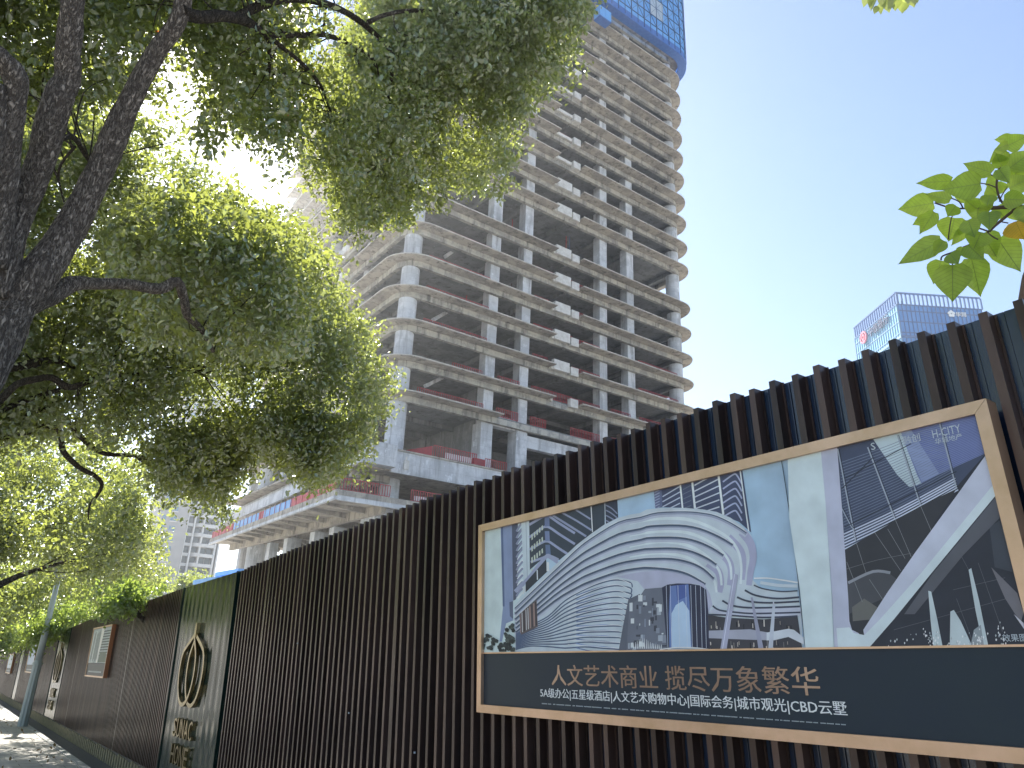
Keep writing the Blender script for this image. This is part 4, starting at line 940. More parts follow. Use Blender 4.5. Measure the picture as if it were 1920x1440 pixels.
put(mb, 'H-CITY', 1748, 822, 805, 1801, 811, 796, dA + 0.009); put(mb, '华城地产', 1753, 832, 822, 1804, 825, 812, dA + 0.009)
put(mb, '融创', 1692, 833, 818, 1725, 828, 812, dA + 0.009); put(mb, 'S', 1633, 844, 831, 1641, 843, 829, dA + 0.009)
put(mb, '效果图', 1880, 1203, 1190, 1925, 1203, 1187, dA + 0.009)
# tiny illegible small print: a broken thin rule
rs = random.Random(9); x = 1016.0
while x < 1588:
    L = rs.uniform(3, 16); f_ = (x - 1016) / 572; y = 1319 + 40 * f_; d = dA + 0.0025
    k = 0
    while k < L:
        q = [on_board(x + k + a, y + (40 / 572) * (k + a) + b2, d) for a, b2 in ((0, 1.0), (0.9, 1.0), (0.9, -0.9), (0, -0.9))]
        mb.add([tuple(FP(a, b2, d)) for a, b2 in q], [(0, 1, 2, 3)]); k += 1.5
    x += L + rs.uniform(1.5, 5)
mb.build('small_print', m_faint, B1)
# thin raised sheet carrying the faint logos sits just proud of the picture
for i in (): pass

# smaller framed boards further along
def small_board(pc, label, rich=True):
    (ua, ub, v0, v1) = pc
    b = empty('framed_poster', tuple(FP((ua + ub) / 2, (v0 + v1) / 2, 0.02)), label, 'poster', 'framed posters further along the fence')
    frame(b, ua, ub, v0, v1, 0.03, 0.0005, DP, M['gold'])
    mb = MB(); fhex(mb, ua - 0.004, ua - 0.0005, v0, v1, v1, 0.0005, DP - 0.001); mb.build('frame_side', M['goldside'], b)
    d = DP - 0.02; mb = MB(); fhex(mb, ua + 0.025, ub - 0.025, v0 + 0.02, v0 + 0.27 * (v1 - v0), v0 + 0.27 * (v1 - v0), 0.0006, d); mb.build('caption_band', M['band'], b)
    a_ = Art(d)
    def quad(s0, s1, t0, t1, c):
        a_.k += 1; dd = d + 0.0002 * a_.k; n = len(a_.v)
        f2 = lambda s_, t_: tuple(FP(ub - 0.03 - (ub - ua - 0.06) * s_, v0 + (0.275 + 0.69 * t_) * (v1 - v0), dd))
        a_.v += [f2(s0[0], t0), f2(s1[0], t0), f2(s1[1], t1), f2(s0[1], t1)]; a_.f.append((n, n + 1, n + 2, n + 3)); a_.c.append([c] * 4)
    quad((0, 0), (1, 1), 0, 1, (150, 162, 168) if rich else (150, 162, 180))
    if rich:
        rq = random.Random(3)
        for i in range(9): s_ = 0.02 + i * 0.05; quad((s_, s_ + 0.03), (s_ + 0.02, s_ + 0.05), 0.05 * (i % 3), 0.85 + 0.03 * (i % 4), rq.choice([(200, 206, 206), (84, 90, 96), (60, 66, 74)]))
        for i in range(10): t_ = 0.2 + i * 0.075; quad((0.5, 0.52), (0.98, 0.96), t_, t_ + 0.035, (76, 84, 88))
        quad((0.45, 0.47), (0.52, 0.62), 0, 1, (206, 212, 210)); quad((0.55, 0.6), (0.98, 0.9), 0.02, 0.3, (96, 108, 100))
    a_.build('printed_picture', b)
    mb = MB()
    for i in range(14):
        uu = ub - 0.3 - i * (ub - ua - 0.7) / 14; fhex(mb, uu - 0.07, uu, v0 + 0.09, v0 + 0.12, v0 + 0.12, d + 0.001, d + 0.002)
    mb.build('caption_lettering', m_faint, b)
pz = (D - DP) / D
small_board((6.39 * pz * D, 7.27 * pz * D, -0.123 * D, 0.243 * D), 'bronze framed poster of white shapes on the slat fence left of the emblem panel')
small_board((11.72 * pz * D, 12.7 * pz * D, -0.15 * D, 0.198 * D), 'bronze framed poster partly behind the nearer lamp post', False)
small_board((15.3 * pz * D, 16.35 * pz * D, -0.2 * D, 0.10 * D), 'tiny framed poster farthest along the fence, at the left edge', False)

# gold emblem and letters on the green panels
def emblem(uc, vscale, label, glabel, first):
    e = empty('gold_emblem', tuple(FP(uc, 0, 0.03)), label, 'emblem', 'gold emblems on the green fence panels')
    def sol(mb, pts, wd, thick, d0):
        # raised flat bar following a path, box section
        for dd in (1,):
            n = len(pts); L, Rr = [], []
            for i in range(n):
                a = np.array(pts[max(i - 1, 0)]); b2 = np.array(pts[min(i + 1, n - 1)]); t_ = (b2 - a) / np.linalg.norm(b2 - a); nn = np.array([-t_[1], t_[0]]); p = np.array(pts[i]); L.append(p + nn * wd / 2); Rr.append(p - nn * wd / 2)
            vs = [tuple(FP(*p, d0)) for p in L] + [tuple(FP(*p, d0)) for p in Rr] + [tuple(FP(*p, d0 + thick)) for p in L] + [tuple(FP(*p, d0 + thick)) for p in Rr]
            fs = []
            for i in range(n - 1): fs += [(2 * n + i, 2 * n + i + 1, 3 * n + i + 1, 3 * n + i), (i, i + 1, 2 * n + i + 1, 2 * n + i), (n + i, n + i + 1, 3 * n + i + 1, 3 * n + i)]
            fs += [(0, n, 3 * n, 2 * n), (n - 1, 2 * n - 1, 4 * n - 1, 3 * n - 1)]
            mb.add(vs, fs)
    c0, rx, ry = -0.047 * D, 0.225 * D, 0.158 * D
    mb = MB(); sol(mb, [(uc, 0.168 * D), (uc, 0.135 * D), (uc, 0.102 * D)], 0.075, 0.045, -0.012); mb.build('stalk', M['gold2'], e)
    for s_, nm in ((1, 'ring'), (-1, 'ring')):
        pts = []
        for i in range(33):
            a = math.radians(90 + 360 * i / 32); pts.append((uc + s_ * 0.075 * D * 0.9 + rx * 0.62 * math.cos(a) * (1 if s_ > 0 else 1), c0 + ry * math.sin(a)))
        pts = [(x + (uc - x) * max(0, (y - (c0 + ry * 0.45)) / (ry * 0.55)) ** 1.5 * 0.85, y) for x, y in pts]
        mb = MB(); sol(mb, pts, 0.05, 0.036 + 0.006 * (s_ > 0), -0.012); mb.build(nm, M['gold2'], e)
    for body, v0, v1, hw in (('SUNAC', -0.349 * D, -0.267 * D, 0.175 * D), ('HONE', -0.464 * D, -0.380 * D, 0.160 * D)):
        g_ = empty('gold_lettering', tuple(FP(uc, v0, 0.03)), glabel % body, 'lettering', 'gold lettering on the green fence panels')
        for i, ch in enumerate(body):
            n = len(body); uu = uc + hw - (2 * hw) * i / n; wdt = 2 * hw / n * 0.84
            mb = MB(); add_text(mb, ch, lambda s_, t_, k, uu=uu, wdt=wdt, v0=v0, v1=v1: tuple(FP(uu - s_ * wdt, v0 + (v1 - v0) * t_, 0.022 - k)), 0.036)
            mb.build('letter', M['gold2'], g_)
emblem(3.94 * D, 1, 'gold ring emblem with a short stalk on the nearest green fence panel', 'gold word %s on the nearest green fence panel, under the ring emblem', True)
emblem(9.12 * D, 1, 'gold ring emblem on the second green panel, left of the small poster', 'gold word %s on the second green panel down the fence', False)

# ------------------------------------------------------------------ lamp posts
def lamp_post(x, y, label):
    z0 = gz(y); L = empty('lamp_post', (x, y, z0), label, 'lamp post', 'lamp posts along the pavement')
    mb = MB(); n = 32; prof = []
    zs = [(0.0, 0.125), (0.05, 0.125), (1.55, 0.105)]
    for z, r in zs:
        for i in range(n):
            a = 2 * math.pi * i / n; rr_ = r * (1.0 if i % 4 < 2 else 0.90); prof.append((x + rr_ * math.cos(a), y + rr_ * math.sin(a), z0 + z))
    mb.add(prof, [(j * n + i, j * n + (i + 1) % n, (j + 1) * n + (i + 1) % n, (j + 1) * n + i) for j in range(2) for i in range(n)] + [tuple(range(n))[::-1], tuple(range(2 * n, 3 * n))])
    mb.build('fluted_base', M['lamp'], L)
    mb = MB(); mb.cyl((x, y), 0.135, 0.135, z0 + 1.552, z0 + 1.60, 24); mb.cyl((x, y), 0.105, 0.095, z0 + 1.602, z0 + 1.66, 24); mb.build('collar', M['lamp'], L, smooth=False)
    mb = MB(); mb.cyl((x, y), 0.090, 0.062, z0 + 1.661, z0 + 3.85, 24); mb.build('shaft', M['lamp'], L, smooth=True)
    mb = MB(); mb.cyl((x, y), 0.10, 0.17, z0 + 3.852, z0 + 3.95, 20); mb.cyl((x, y), 0.16, 0.20, z0 + 3.952, z0 + 4.3, 20); mb.cyl((x, y), 0.22, 0.05, z0 + 4.302, z0 + 4.45, 20); mb.build('lantern', M['lamp'], L)
    return L
lp = lamp_post(2.23, 24.89, 'grey blue fluted lamp post standing on the sunlit pavement beside the fence')
def copy_thing(root, loc, label):
    r = root.copy(); COL.objects.link(r); r.location = loc; r['label'] = label
    for ch in list(root.children):
        c = ch.copy(); COL.objects.link(c); c.parent = r
    return r
copy_thing(lp, (2.30, 46.0, gz(46.0)), 'farther lamp post whose slim top shows at the left edge of the picture')

# ------------------------------------------------------------------ trees
from mathutils import noise as mnoise
def inside(px, py, poly):
    c = False; n = len(poly); j = n - 1
    for i in range(n):
        xi, yi = poly[i]; xj, yj = poly[j]
        if (yi > py) != (yj > py) and px < (xj - xi) * (py - yi) / (yj - yi + 1e-9) + xi: c = not c
        j = i
    return c
def leaves_mesh(name, pos, size, rng, m, parent, droop=0.35, wide=0.52, hang=0.0):
    """many small folded leaves: six points and two faces each"""
    n = len(pos); pos = np.asarray(pos)
    ax_ = rng.normal(size=(n, 3)); ax_[:, 2] -= droop * 1.5 + hang; ax_ /= np.linalg.norm(ax_, axis=1)[:, None]
    up = rng.normal(size=(n, 3)) * 0.8; up[:, 2] += 0.7; up -= ax_ * (up * ax_).sum(1)[:, None]; up /= np.linalg.norm(up, axis=1)[:, None] + 1e-6
    sd_ = np.cross(ax_, up); L = (size * rng.uniform(0.6, 1.25, n))[:, None]; Wd = L * wide * rng.uniform(0.8, 1.15, n)[:, None] * 0.5; fo = Wd * rng.uniform(0.1, 0.7, n)[:, None]
    q = np.empty((n, 6, 3))
    q[:, 0] = pos; q[:, 1] = pos + ax_ * L * 0.30 + sd_ * Wd + up * fo; q[:, 2] = pos + ax_ * L * 0.66 + sd_ * Wd * 0.8 + up * fo * 0.8
    q[:, 3] = pos + ax_ * L - up * fo * 0.5; q[:, 4] = pos + ax_ * L * 0.66 - sd_ * Wd * 0.8 + up * fo * 0.8; q[:, 5] = pos + ax_ * L * 0.30 - sd_ * Wd + up * fo
    v = q.reshape(-1, 3) - np.array(parent.location); base = (np.arange(n) * 6)[:, None]
    loops = np.concatenate([base + np.array([0, 1, 2, 3]), base + np.array([0, 3, 4, 5])], axis=1).reshape(-1)
    me = bpy.data.meshes.new(name); me.vertices.add(n * 6); me.vertices.foreach_set('co', v.reshape(-1))
    me.loops.add(n * 8); me.loops.foreach_set('vertex_index', loops); me.polygons.add(n * 2)
    me.polygons.foreach_set('loop_start', np.arange(n * 2) * 4); me.polygons.foreach_set('loop_total', np.full(n * 2, 4))
    me.materials.append(m); me.update(calc_edges=True)
    o = bpy.data.objects.new(name, me); COL.objects.link(o); o.parent = parent; return o
def crown_points(poly, r0, r1, nclump, per, rad, rng, holes=(), rfun=None, minr=None):
    xs = [p[0] for p in poly]; ys = [p[1] for p in poly]; out = []; cents = []; tries = 0
    while len(cents) < nclump and tries < nclump * 60:
        tries += 1; x = rng.uniform(min(xs), max(xs)); y = rng.uniform(min(ys), max(ys))
        if not inside(x, y, poly): continue
        if any(inside(x, y, h) for h in holes): continue
        f_ = rng.uniform(0, 1); r = (r0 + (r1 - r0) * f_) if rfun is None else rfun(x, y) + (r1 - r0) * (f_ - 0.5)
        mpx = 0.75 * rad / r * F_PX
        if any(not inside(x + dx * mpx, y + dy * mpx, poly) for dx, dy in ((1, 0), (-1, 0), (0, 1), (0, -1))) and rng.uniform() < 0.8: continue
        if any(inside(x + dx * mpx, y + dy * mpx, h) for h in holes for dx, dy in ((1, 0), (-1, 0), (0, 1), (0, -1))): continue
        c_ = P(x, y, r); fs_ = 0.62 / rad * 0.36
        if mnoise.noise(Vector(c_ * fs_)) < -0.26 or (mnoise.noise(Vector(c_ * fs_ * 2.3)) < -0.32): continue
        cents.append(c_)
    for c in cents:
        k = int(per * rng.uniform(0.4, 1.7)); s_ = rad * rng.uniform(0.6, 1.35)
        # leaves sit along a few short sprays inside the clump
        ns = 5; dirs = rng.normal(size=(ns, 3)); dirs[:, 2] -= 0.25; dirs /= np.linalg.norm(dirs, axis=1)[:, None]
        t_ = rng.uniform(0.1, 1.0, k) ** 0.7; w_ = rng.integers(0, ns, k)
        out.append(c + dirs[w_] * t_[:, None] * s_ + rng.normal(size=(k, 3)) * s_ * 0.22)
    return np.concatenate(out), cents
rng = np.random.default_rng(7); rb = random.Random(21)
def limb(parent, pts, name='limb', m='bark', n=10, k=4, sub=True):
    """pts: (px, py, range m, radius m) along the limb"""
    q = smooth_path([list(P(a, b2, r)) + [ra_] for a, b2, r, ra_ in pts], k)
    mb = MB(); mb.tube([p[:3] for p in q], [max(p[3], 0.004) for p in q], n, bump=0.06, rnd=rb); return mb.build(name, M[m], parent, smooth=True)
def twigs(parent, cents, src, m='bark2', rad=0.007, frac=0.5):
    mb = MB(); src = np.array(src)
    for c in cents:
        if rng.uniform() > frac: continue
        d2 = ((src - c) ** 2).sum(1); s_ = src[d2.argmin()]
        if np.sqrt(d2.min()) > 1.3 or rng.uniform() < 0.3: continue
        s_ = src[rng.choice(np.argsort(d2)[:6])]
        mid = (s_ + c) / 2 + rng.normal(size=3) * 0.12; mb.tube([tuple(p) for p in smooth_path([s_, mid, c], 3)], [rad * 1.7, rad * 1.5, rad * 1.3, rad * 1.1, rad, rad * .7, rad * 0.5], 5)
    if mb.v: mb.build('twigs', M[m], parent)
def path_pts(lst):
    out = []
    for pts in lst:
        q = smooth_path([list(P(a, b2, r)) for a, b2, r, _ in pts], 5); out += q
    return out

# --- the near camphor tree
bA = np.array([-0.75, 5.3]); TA = empty('camphor_tree', (bA[0], bA[1], gz(bA[1])), 'big near camphor tree at the left with a dark forked trunk and wide crown', 'tree')
j = P(-25, 640, 5.9)
mb = MB(); q = smooth_path([[bA[0], bA[1], gz(bA[1]) - 0.1, 0.30], [bA[0] + 0.02, bA[1] + 0.02, gz(bA[1]) + 0.5, 0.24], [(bA[0] + j[0]) / 2, (bA[1] + j[1]) / 2, 0.2, 0.22], [j[0], j[1], j[2], 0.20], list(P(-5, 560, 5.95)) + [0.19]], 5)
mb.tube([p[:3] for p in q], [p[3] for p in q], 18, bump=0.04, rnd=rb); mb.build('trunk', M['bark'], TA, smooth=True)
LA = [
 [(-15, 640, 5.9, .18), (25, 572, 5.95, .150), (66, 525, 6.0, .142), (130, 430, 6.2, .118), (188, 318, 6.4, .102), (212, 262, 6.5, .108), (238, 200, 6.6, .090), (290, 102, 6.8, .078), (336, 34, 6.95, .074), (352, -60, 7.2, .065)],
 [(-12, 560, 5.95, .17), (8, 470, 6.0, .125), (32, 408, 6.1, .105), (78, 298, 6.2, .098), (90, 250, 6.25, .108), (112, 178, 6.35, .105), (126, 150, 6.4, .092), (128, 100, 6.45, .092), (137, 0, 6.6, .082), (145, -90, 6.8, .07)],
 [(-25, 500, 5.9, .15), (-8, 400, 5.95, .125), (8, 300, 6.0, .100), (28, 190, 6.1, .078), (26, 140, 6.15, .082), (-15, 95, 6.2, .07), (-60, 60, 6.3, .06)],
 [(-40, 350, 5.9, .10), (-5, 250, 6.0, .08), (-10, 160, 6.1, .07)],
 [(5, 590, 6.0, .13), (50, 572, 6.05, .090), (95, 555, 6.15, .075), (135, 532, 6.3, .066), (180, 532, 6.5, .052), (240, 533, 6.7, .050), (300, 542, 6.9, .052), (332, 528, 7.0, .046), (346, 566, 7.05, .044), (352, 592, 7.1, .040), (378, 618, 7.2, .030), (400, 660, 7.3, .018)],
 [(338, 20, 6.95, .060), (372, 32, 7.1, .052), (420, 30, 7.4, .050), (462, 40, 7.7, .048), (500, 62, 8.0, .034), (560, 66, 8.5, .030), (610, 66, 9.0, .028), (660, 84, 9.4, .024), (700, 112, 9.8, .018), (712, 150, 9.9, .01)],
 [(440, 35, 7.55, .045), (480, 14, 7.9, .042), (540, -2, 8.3, .038), (600, 4, 8.8, .038), (650, 24, 9.2, .034), (685, 48, 9.5, .032), (715, 76, 9.8, .030), (731, 96, 9.9, .028), (735, 140, 10.0, .024), (728, 180, 10.0, .016), (745, 210, 10.1, .012), (790, 228, 10.2, .008)],
 [(690, 42, 9.5, .030), (722, 28, 9.7, .024), (770, 20, 10.0, .024), (840, 24, 10.4, .024), (905, 30, 10.8, .020), (960, 28, 11.1, .014), (1010, 20, 11.4, .008)],
 [(500, 62, 8.0, .022), (528, 88, 8.2, .022), (565, 118, 8.5, .020), (600, 158, 8.8, .017), (616, 200, 9.0, .013), (634, 250, 9.1, .010), (640, 300, 9.2, .006)],
 [(735, 100, 9.9, .018), (790, 140, 10.3, .014), (850, 180, 10.6, .010), (900, 240, 10.8, .006)],
 [(855, 26, 10.5, .014), (910, 60, 10.7, .012), (970, 100, 10.9, .008), (1010, 140, 11.0, .004)],
 [(60, 300, 6.2, .02), (130, 255, 7.2, .024), (160, 290, 7.6, .020), (175, 315, 7.8, .016)], [(140, 275, 7.4, .014), (110, 320, 7.9, .010), (120, 380, 8.0, .006)],
]
for i, pts in enumerate(LA): limb(TA, [(a, b2, r, q_ * (0.9 if i < 5 else 1)) for a, b2, r, q_ in pts], 'limb', 'bark' if i < 5 else 'bark2', 14 if i < 5 else 8)
for pts in ([(500, 62, 8.0, .034), (506, 110, 8.2, .02), (504, 150, 8.3, .006)], [(605, 68, 9.0, .02), (612, 10, 9.1, .010)], [(660, 84, 9.4, .03), (668, 100, 9.4, .032), (672, 130, 9.4, .010)]): limb(TA, pts, 'limb', 'bark2', 7)
crA = [(-260, -380), (500, -380), (560, -70), (1135, -70), (1118, 0), (1108, 30), (1092, 90), (1078, 140), (1040, 160), (1000, 172), (990, 215), (978, 255), (980, 300), (958, 330), (880, 368), (810, 385), (755, 425), (700, 436), (640, 442), (612, 398), (598, 345), (560, 345), (530, 330), (512, 300), (440, 288), (380, 272), (362, 215), (392, 150), (340, 150), (300, 165), (262, 210), (200, 230), (-260, 200)]
rA = lambda x, y: float(np.clip(8.9 + (x - 400) * 0.0038, 8.9, 11.8))
pA, cA = crown_points(crA, 0, 2.8, 1050, 88, 0.30, rng, rfun=rA)
leaves_mesh('crown', pA, 0.074, rng, M['leafA'], TA)
srcA = path_pts([p[5:] if i == 0 else p for i, p in enumerate(LA) if i not in (2, 3, 4)]); crA3 = [(640, -60), (1135, -60), (1118, 0), (1108, 30), (1092, 90), (1078, 140), (1040, 160), (1000, 172), (990, 215), (978, 255), (980, 300), (958, 330), (880, 368), (810, 385), (755, 425), (700, 436), (640, 442), (612, 398), (600, 300), (620, 100)]
pA3, cA3 = crown_points(crA3, 10.0, 12.6, 520, 80, 0.30, rng); leaves_mesh('outer_crown', pA3, 0.078, rng, M['leafA'], TA)
twigs(TA, cA, srcA, frac=0.25, rad=0.005)
leaves_mesh('turning_leaves', pA[rng.choice(len(pA), 26)] , 0.075, rng, M['leafred'], TA)
crA2 = [(200, 360), (330, 340), (380, 360), (460, 380), (560, 430), (625, 470), (640, 560), (560, 640), (470, 700), (380, 690), (300, 640), (220, 560), (190, 450)]
pA2, cA2 = crown_points(crA2, 7.2, 9.4, 220, 100, 0.34, rng); leaves_mesh('lower_crown', pA2, 0.074, rng, M['leafA'], TA); twigs(TA, cA2, path_pts([LA[4][6:]]), frac=0.12, rad=0.004)

# --- the second tree, whose crown hangs below
def street_tree(x, y, label, crowns, limbs, leaf, size, name='camphor_tree', group='street trees beyond the near one', trunk_r=0.2, lm='bark2', forkz=1.6, tw=0.2):
    t_ = empty(name, (x, y, gz(y)), label, 'tree', group)
    src = []
    tgt = P(limbs[0][0][0], limbs[0][0][1], limbs[0][0][2]) if limbs else np.array([x + 0.5, y, forkz + 1])
    mb = MB(); q = smooth_path([[x, y, gz(y) - 0.1, trunk_r * 1.3], [x, y, gz(y) + 0.6, trunk_r], [x + 0.05, y, forkz * 0.4, trunk_r * 0.92], [x * 0.9 + tgt[0] * 0.1, y * 0.9 + tgt[1] * 0.1, forkz, trunk_r * 0.85]], 5)
    mb.tube([p[:3] for p in q], [p[3] for p in q], 14, bump=0.05, rnd=rb)
    fk = q[-1]
    mb.build('trunk', M['bark'], t_, smooth=True)
    mb = MB()
    for L in limbs:
        s0 = P(*L[0][:3]); md = (np.array(fk[:3]) + s0) / 2 + np.array([0, 0, 0.15]); qq = smooth_path([list(fk[:3]) + [max(L[0][3] * 1.3, trunk_r * 0.4)], list(md) + [L[0][3] * 1.2]] + [list(P(a, b2, r)) + [ra_] for a, b2, r, ra_ in L], 4)
        mb.tube([p[:3] for p in qq], [max(p[3], 0.004) for p in qq], 9, bump=0.06, rnd=rb); src += [p[:3] for p in qq]
    if limbs: mb.build('limbs', M[lm], t_, smooth=True)
    for (poly, r0, r1, nc, per, rad, holes) in crowns:
        p_, c_ = crown_points(poly, r0, r1, nc, per, rad, rng, holes); leaves_mesh('crown', p_, size, rng, M[leaf], t_)
        if src and tw: twigs(t_, c_, src, frac=tw, rad=0.006)
    return t_
crB1 = [(-240, 180), (60, 200), (250, 215), (300, 225), (322, 262), (386, 300), (430, 335), (480, 358), (540, 392), (575, 440), (618, 458), (636, 490), (640, 545), (668, 580), (700, 602), (728, 645), (740, 690), (730, 750), (705, 800), (668, 812), (640, 800), (560, 780), (420, 800), (200, 830), (-240, 860)]
crB2 = [(500, 760), (720, 760), (690, 815), (668, 845), (672, 880), (625, 900), (580, 918), (545, 880), (530, 850), (478, 862), (460, 900), (452, 930), (420, 962), (385, 960), (345, 925), (300, 905), (270, 860), (300, 790)]
LB = [[(-30, 700, 10.6, .085), (0, 690, 10.6, .075), (50, 684, 10.8, .06), (100, 676, 11, .04), (140, 690, 11.2, .02)],
      [(-40, 800, 10, .05), (0, 752, 10.1, .045), (30, 722, 10.2, .042), (62, 712, 10.3, .042), (96, 708, 10.5, .042), (130, 726, 10.6, .040), (165, 716, 10.8, .034), (195, 704, 11, .036), (235, 704, 11.2, .032), (275, 697, 11.4, .026), (315, 690, 11.6, .018), (380, 700, 12, .01)],
      [(198, 704, 11, .028), (212, 672, 11.1, .024), (230, 640, 11.2, .018), (255, 612, 11.3, .010)],
      [(-30, 830, 11, .06), (15, 795, 11.2, .055), (45, 776, 11.3, .05), (80, 768, 11.4, .04), (112, 778, 11.5, .045), (145, 812, 11.7, .040), (172, 838, 11.9, .034), (198, 851, 12, .032), (230, 853, 12.2, .028), (262, 856, 12.4, .018), (330, 850, 12.8, .01)],
      [(100, 800, 11.5, .04), (118, 845, 11.6, .038), (148, 876, 11.8, .036), (178, 892, 12, .030), (191, 908, 12.1, .028), (183, 928, 12.1, .022), (168, 948, 12.1, .016), (166, 975, 12.1, .008)],
      [(0, 822, 11.2, .03), (40, 813, 11.3, .028), (75, 812, 11.4, .012)]]
street_tree(-1.0, 10.8, 'second camphor tree, its rounded crown bulging toward the tower above the fence', [(crB1, 10.6, 14.2, 1550, 85, 0.36, ()), (crB2, 10.8, 13.0, 420, 85, 0.32, ())], LB, 'leafB', 0.080)
crC = [(-200, 800), (200, 800), (270, 850), (282, 900), (292, 950), (308, 1005), (298, 1045), (306, 1085), (296, 1105), (250, 1092), (180, 1078), (110, 1082), (60, 1060), (-200, 1060)]
LC = [[(-30, 1002, 17, .10), (0, 985, 17, .085), (30, 978, 17.3, .075), (58, 990, 17.6, .04)], [(-40, 1050, 16.5, .07), (0, 1028, 16.8, .06), (22, 1000, 17, .05)], [(-30, 1110, 16, .07), (0, 1096, 16.2, .06), (40, 1078, 16.6, .05), (78, 1066, 17, .035), (130, 1050, 17.5, .02)]]
street_tree(-1.1, 17.0, 'third street tree, its crown low and sunlit over the fence beside the apartment tower', [(crC, 16.5, 24.5, 900, 75, 0.46, ())], LC, 'leafB', 0.10)
crD = [(-200, 1020), (130, 1040), (220, 1075), (290, 1085), (320, 1104), (240, 1128), (175, 1122), (108, 1128), (60, 1150), (-60, 1150), (-200, 1120)]
street_tree(-1.2, 25.5, 'fourth street tree glimpsed under the crowns, behind the nearer lamp post', [(crD, 25.5, 31, 300, 90, 0.62, ())], [], 'leafC', 0.13, tw=0)
crE = [(-160, 1100), (60, 1110), (110, 1130), (90, 1172), (40, 1195), (0, 1205), (-160, 1200)]
street_tree(-1.4, 36.0, 'farthest street tree, pale leaves at the left edge above the fence', [(crE, 37, 44, 190, 45, 0.8, ())], [], 'leafC', 0.17, tw=0)
# foliage that grows behind the fence
def grove(name, label, x, y, poly, r0, r1, nc, per, rad, leaf, size, group=None, cat='tree', tr=0.12):
    t_ = empty(name, (x, y, gz(y)), label, cat, group)
    top_ = P(sum(p[0] for p in poly) / len(poly), sum(p[1] for p in poly) / len(poly), (r0 + r1) / 2)
    mb = MB(); mb.tube(smooth_path([[x, y, gz(y) - 0.1], [x + 0.1, y, (gz(y) + top_[2]) / 2], list(top_)], 4), tr, 7); mb.build('trunk', M['bark2'], t_)
    p_, _ = crown_points(poly, r0, r1, nc, per, rad, rng); leaves_mesh('crown', p_, size, rng, M[leaf], t_); return t_
grove('shrub', 'bright yellow green shrub sprouting just over the fence, left of the green panel', 3.6, 14.6, [(165, 1150), (180, 1120), (215, 1100), (240, 1085), (262, 1105), (300, 1100), (296, 1120), (240, 1142), (170, 1168)], 14.2, 15.2, 60, 34, 0.2, 'leafbright', 0.09, cat='shrub', tr=0.04)
grove('shrub', 'bright green bush over the fence between the two lamp posts', 4.4, 26, [(45, 1205), (60, 1160), (110, 1140), (170, 1130), (175, 1160), (130, 1180), (80, 1195), (50, 1212)], 25, 28, 130, 50, 0.4, 'leafbright', 0.11, cat='shrub', tr=0.05)
grove('shrub', 'sunlit bush over the fence at the far left, behind the farther lamp post', 5.0, 40, [(-60, 1150), (20, 1170), (60, 1170), (55, 1200), (20, 1216), (-60, 1240)], 38, 42, 120, 60, 0.55, 'leafbright', 0.14, cat='shrub', tr=0.06)
grove('broadleaf_tree', 'small rounded far tree in front of the apartment tower, above the fence', 22, 88, [(318, 1105), (335, 1090), (360, 1080), (385, 1088), (400, 1092), (380, 1110), (330, 1128)], 88, 96, 100, 45, 0.9, 'leafC', 0.4, tr=0.2)
grove('broadleaf_tree', 'grey green tree behind the fence below the hanging crowns', 9, 56, [(150, 1040), (250, 1050), (320, 1070), (322, 1105), (240, 1140), (130, 1150), (90, 1120)], 54, 62, 230, 50, 0.9, 'leafC', 0.26, tr=0.2)
grove('broadleaf_tree', 'far hazy tree closing the end of the street at the left edge', 2.6, 92, [(-220, 1120), (60, 1120), (120, 1140), (60, 1190), (0, 1225), (-220, 1240)], 86, 98, 260, 50, 1.5, 'leafC', 0.42, tr=0.25)

# --- the broad-leaved sapling reaching in at the right
TM = empty('mulberry_sapling', (4.1, 0.9, gz(0.9)), 'thin branch of broad heart shaped leaves at the right edge, one yellow', 'tree branch')
mb = MB(); e0 = P(1990, 385, 2.9)
mb.tube(smooth_path([[4.1, 0.9, gz(0.9)], [4.0, 0.95, 0.2], [3.4, 1.0, 1.3], [e0[0], e0[1], e0[2]]], 5), [0.035] * 6 + [0.028] * 5 + [0.016] * 5, 8); mb.build('trunk', M['stem'], TM, smooth=True)
OM, SM = (1660, 230), 4.115
def mpt(x, y, r): return P(OM[0] + x / SM, OM[1] + y / SM, r)
mb = MB()
for pts, r_ in (([(1360, 650), (1070, 652), (930, 652), (860, 656), (780, 660)], .007), ([(1010, 660), (960, 700), (900, 750), (840, 800), (800, 840)], .005), ([(910, 625), (880, 580), (860, 500), (862, 440), (880, 340)], .0035),
                ([(800, 840), (740, 820), (715, 812)], .003), ([(790, 850), (830, 880), (870, 902)], .0025), ([(640, 945), (580, 970), (518, 1000), (440, 1030), (430, 1062)], .0028), ([(800, 840), (720, 900), (640, 945)], .0028), ([(780, 660), (700, 665), (600, 662), (520, 662), (450, 642), (380, 618)], .003),
                ([(735, 467), (800, 478), (858, 502)], .002), ([(865, 440), (830, 410), (700, 350)], .002), ([(880, 610), (900, 560), (940, 500)], .002), ([(600, 662), (570, 610), (500, 580)], .0022), ([(518, 1000), (518, 1100)], .002), ([(655, 950), (680, 1045)], .002), ([(560, 665), (510, 735), (485, 900)], .002), ([(862, 450), (940, 370)], .002), ([(862, 460), (890, 330)], .002), ([(895, 765), (950, 775)], .0022)):
    mb.tube(smooth_path([mpt(x, y, 2.86) for x, y in pts], 3), r_, 6)
mb.build('branch', M['stem'], TM, smooth=True)
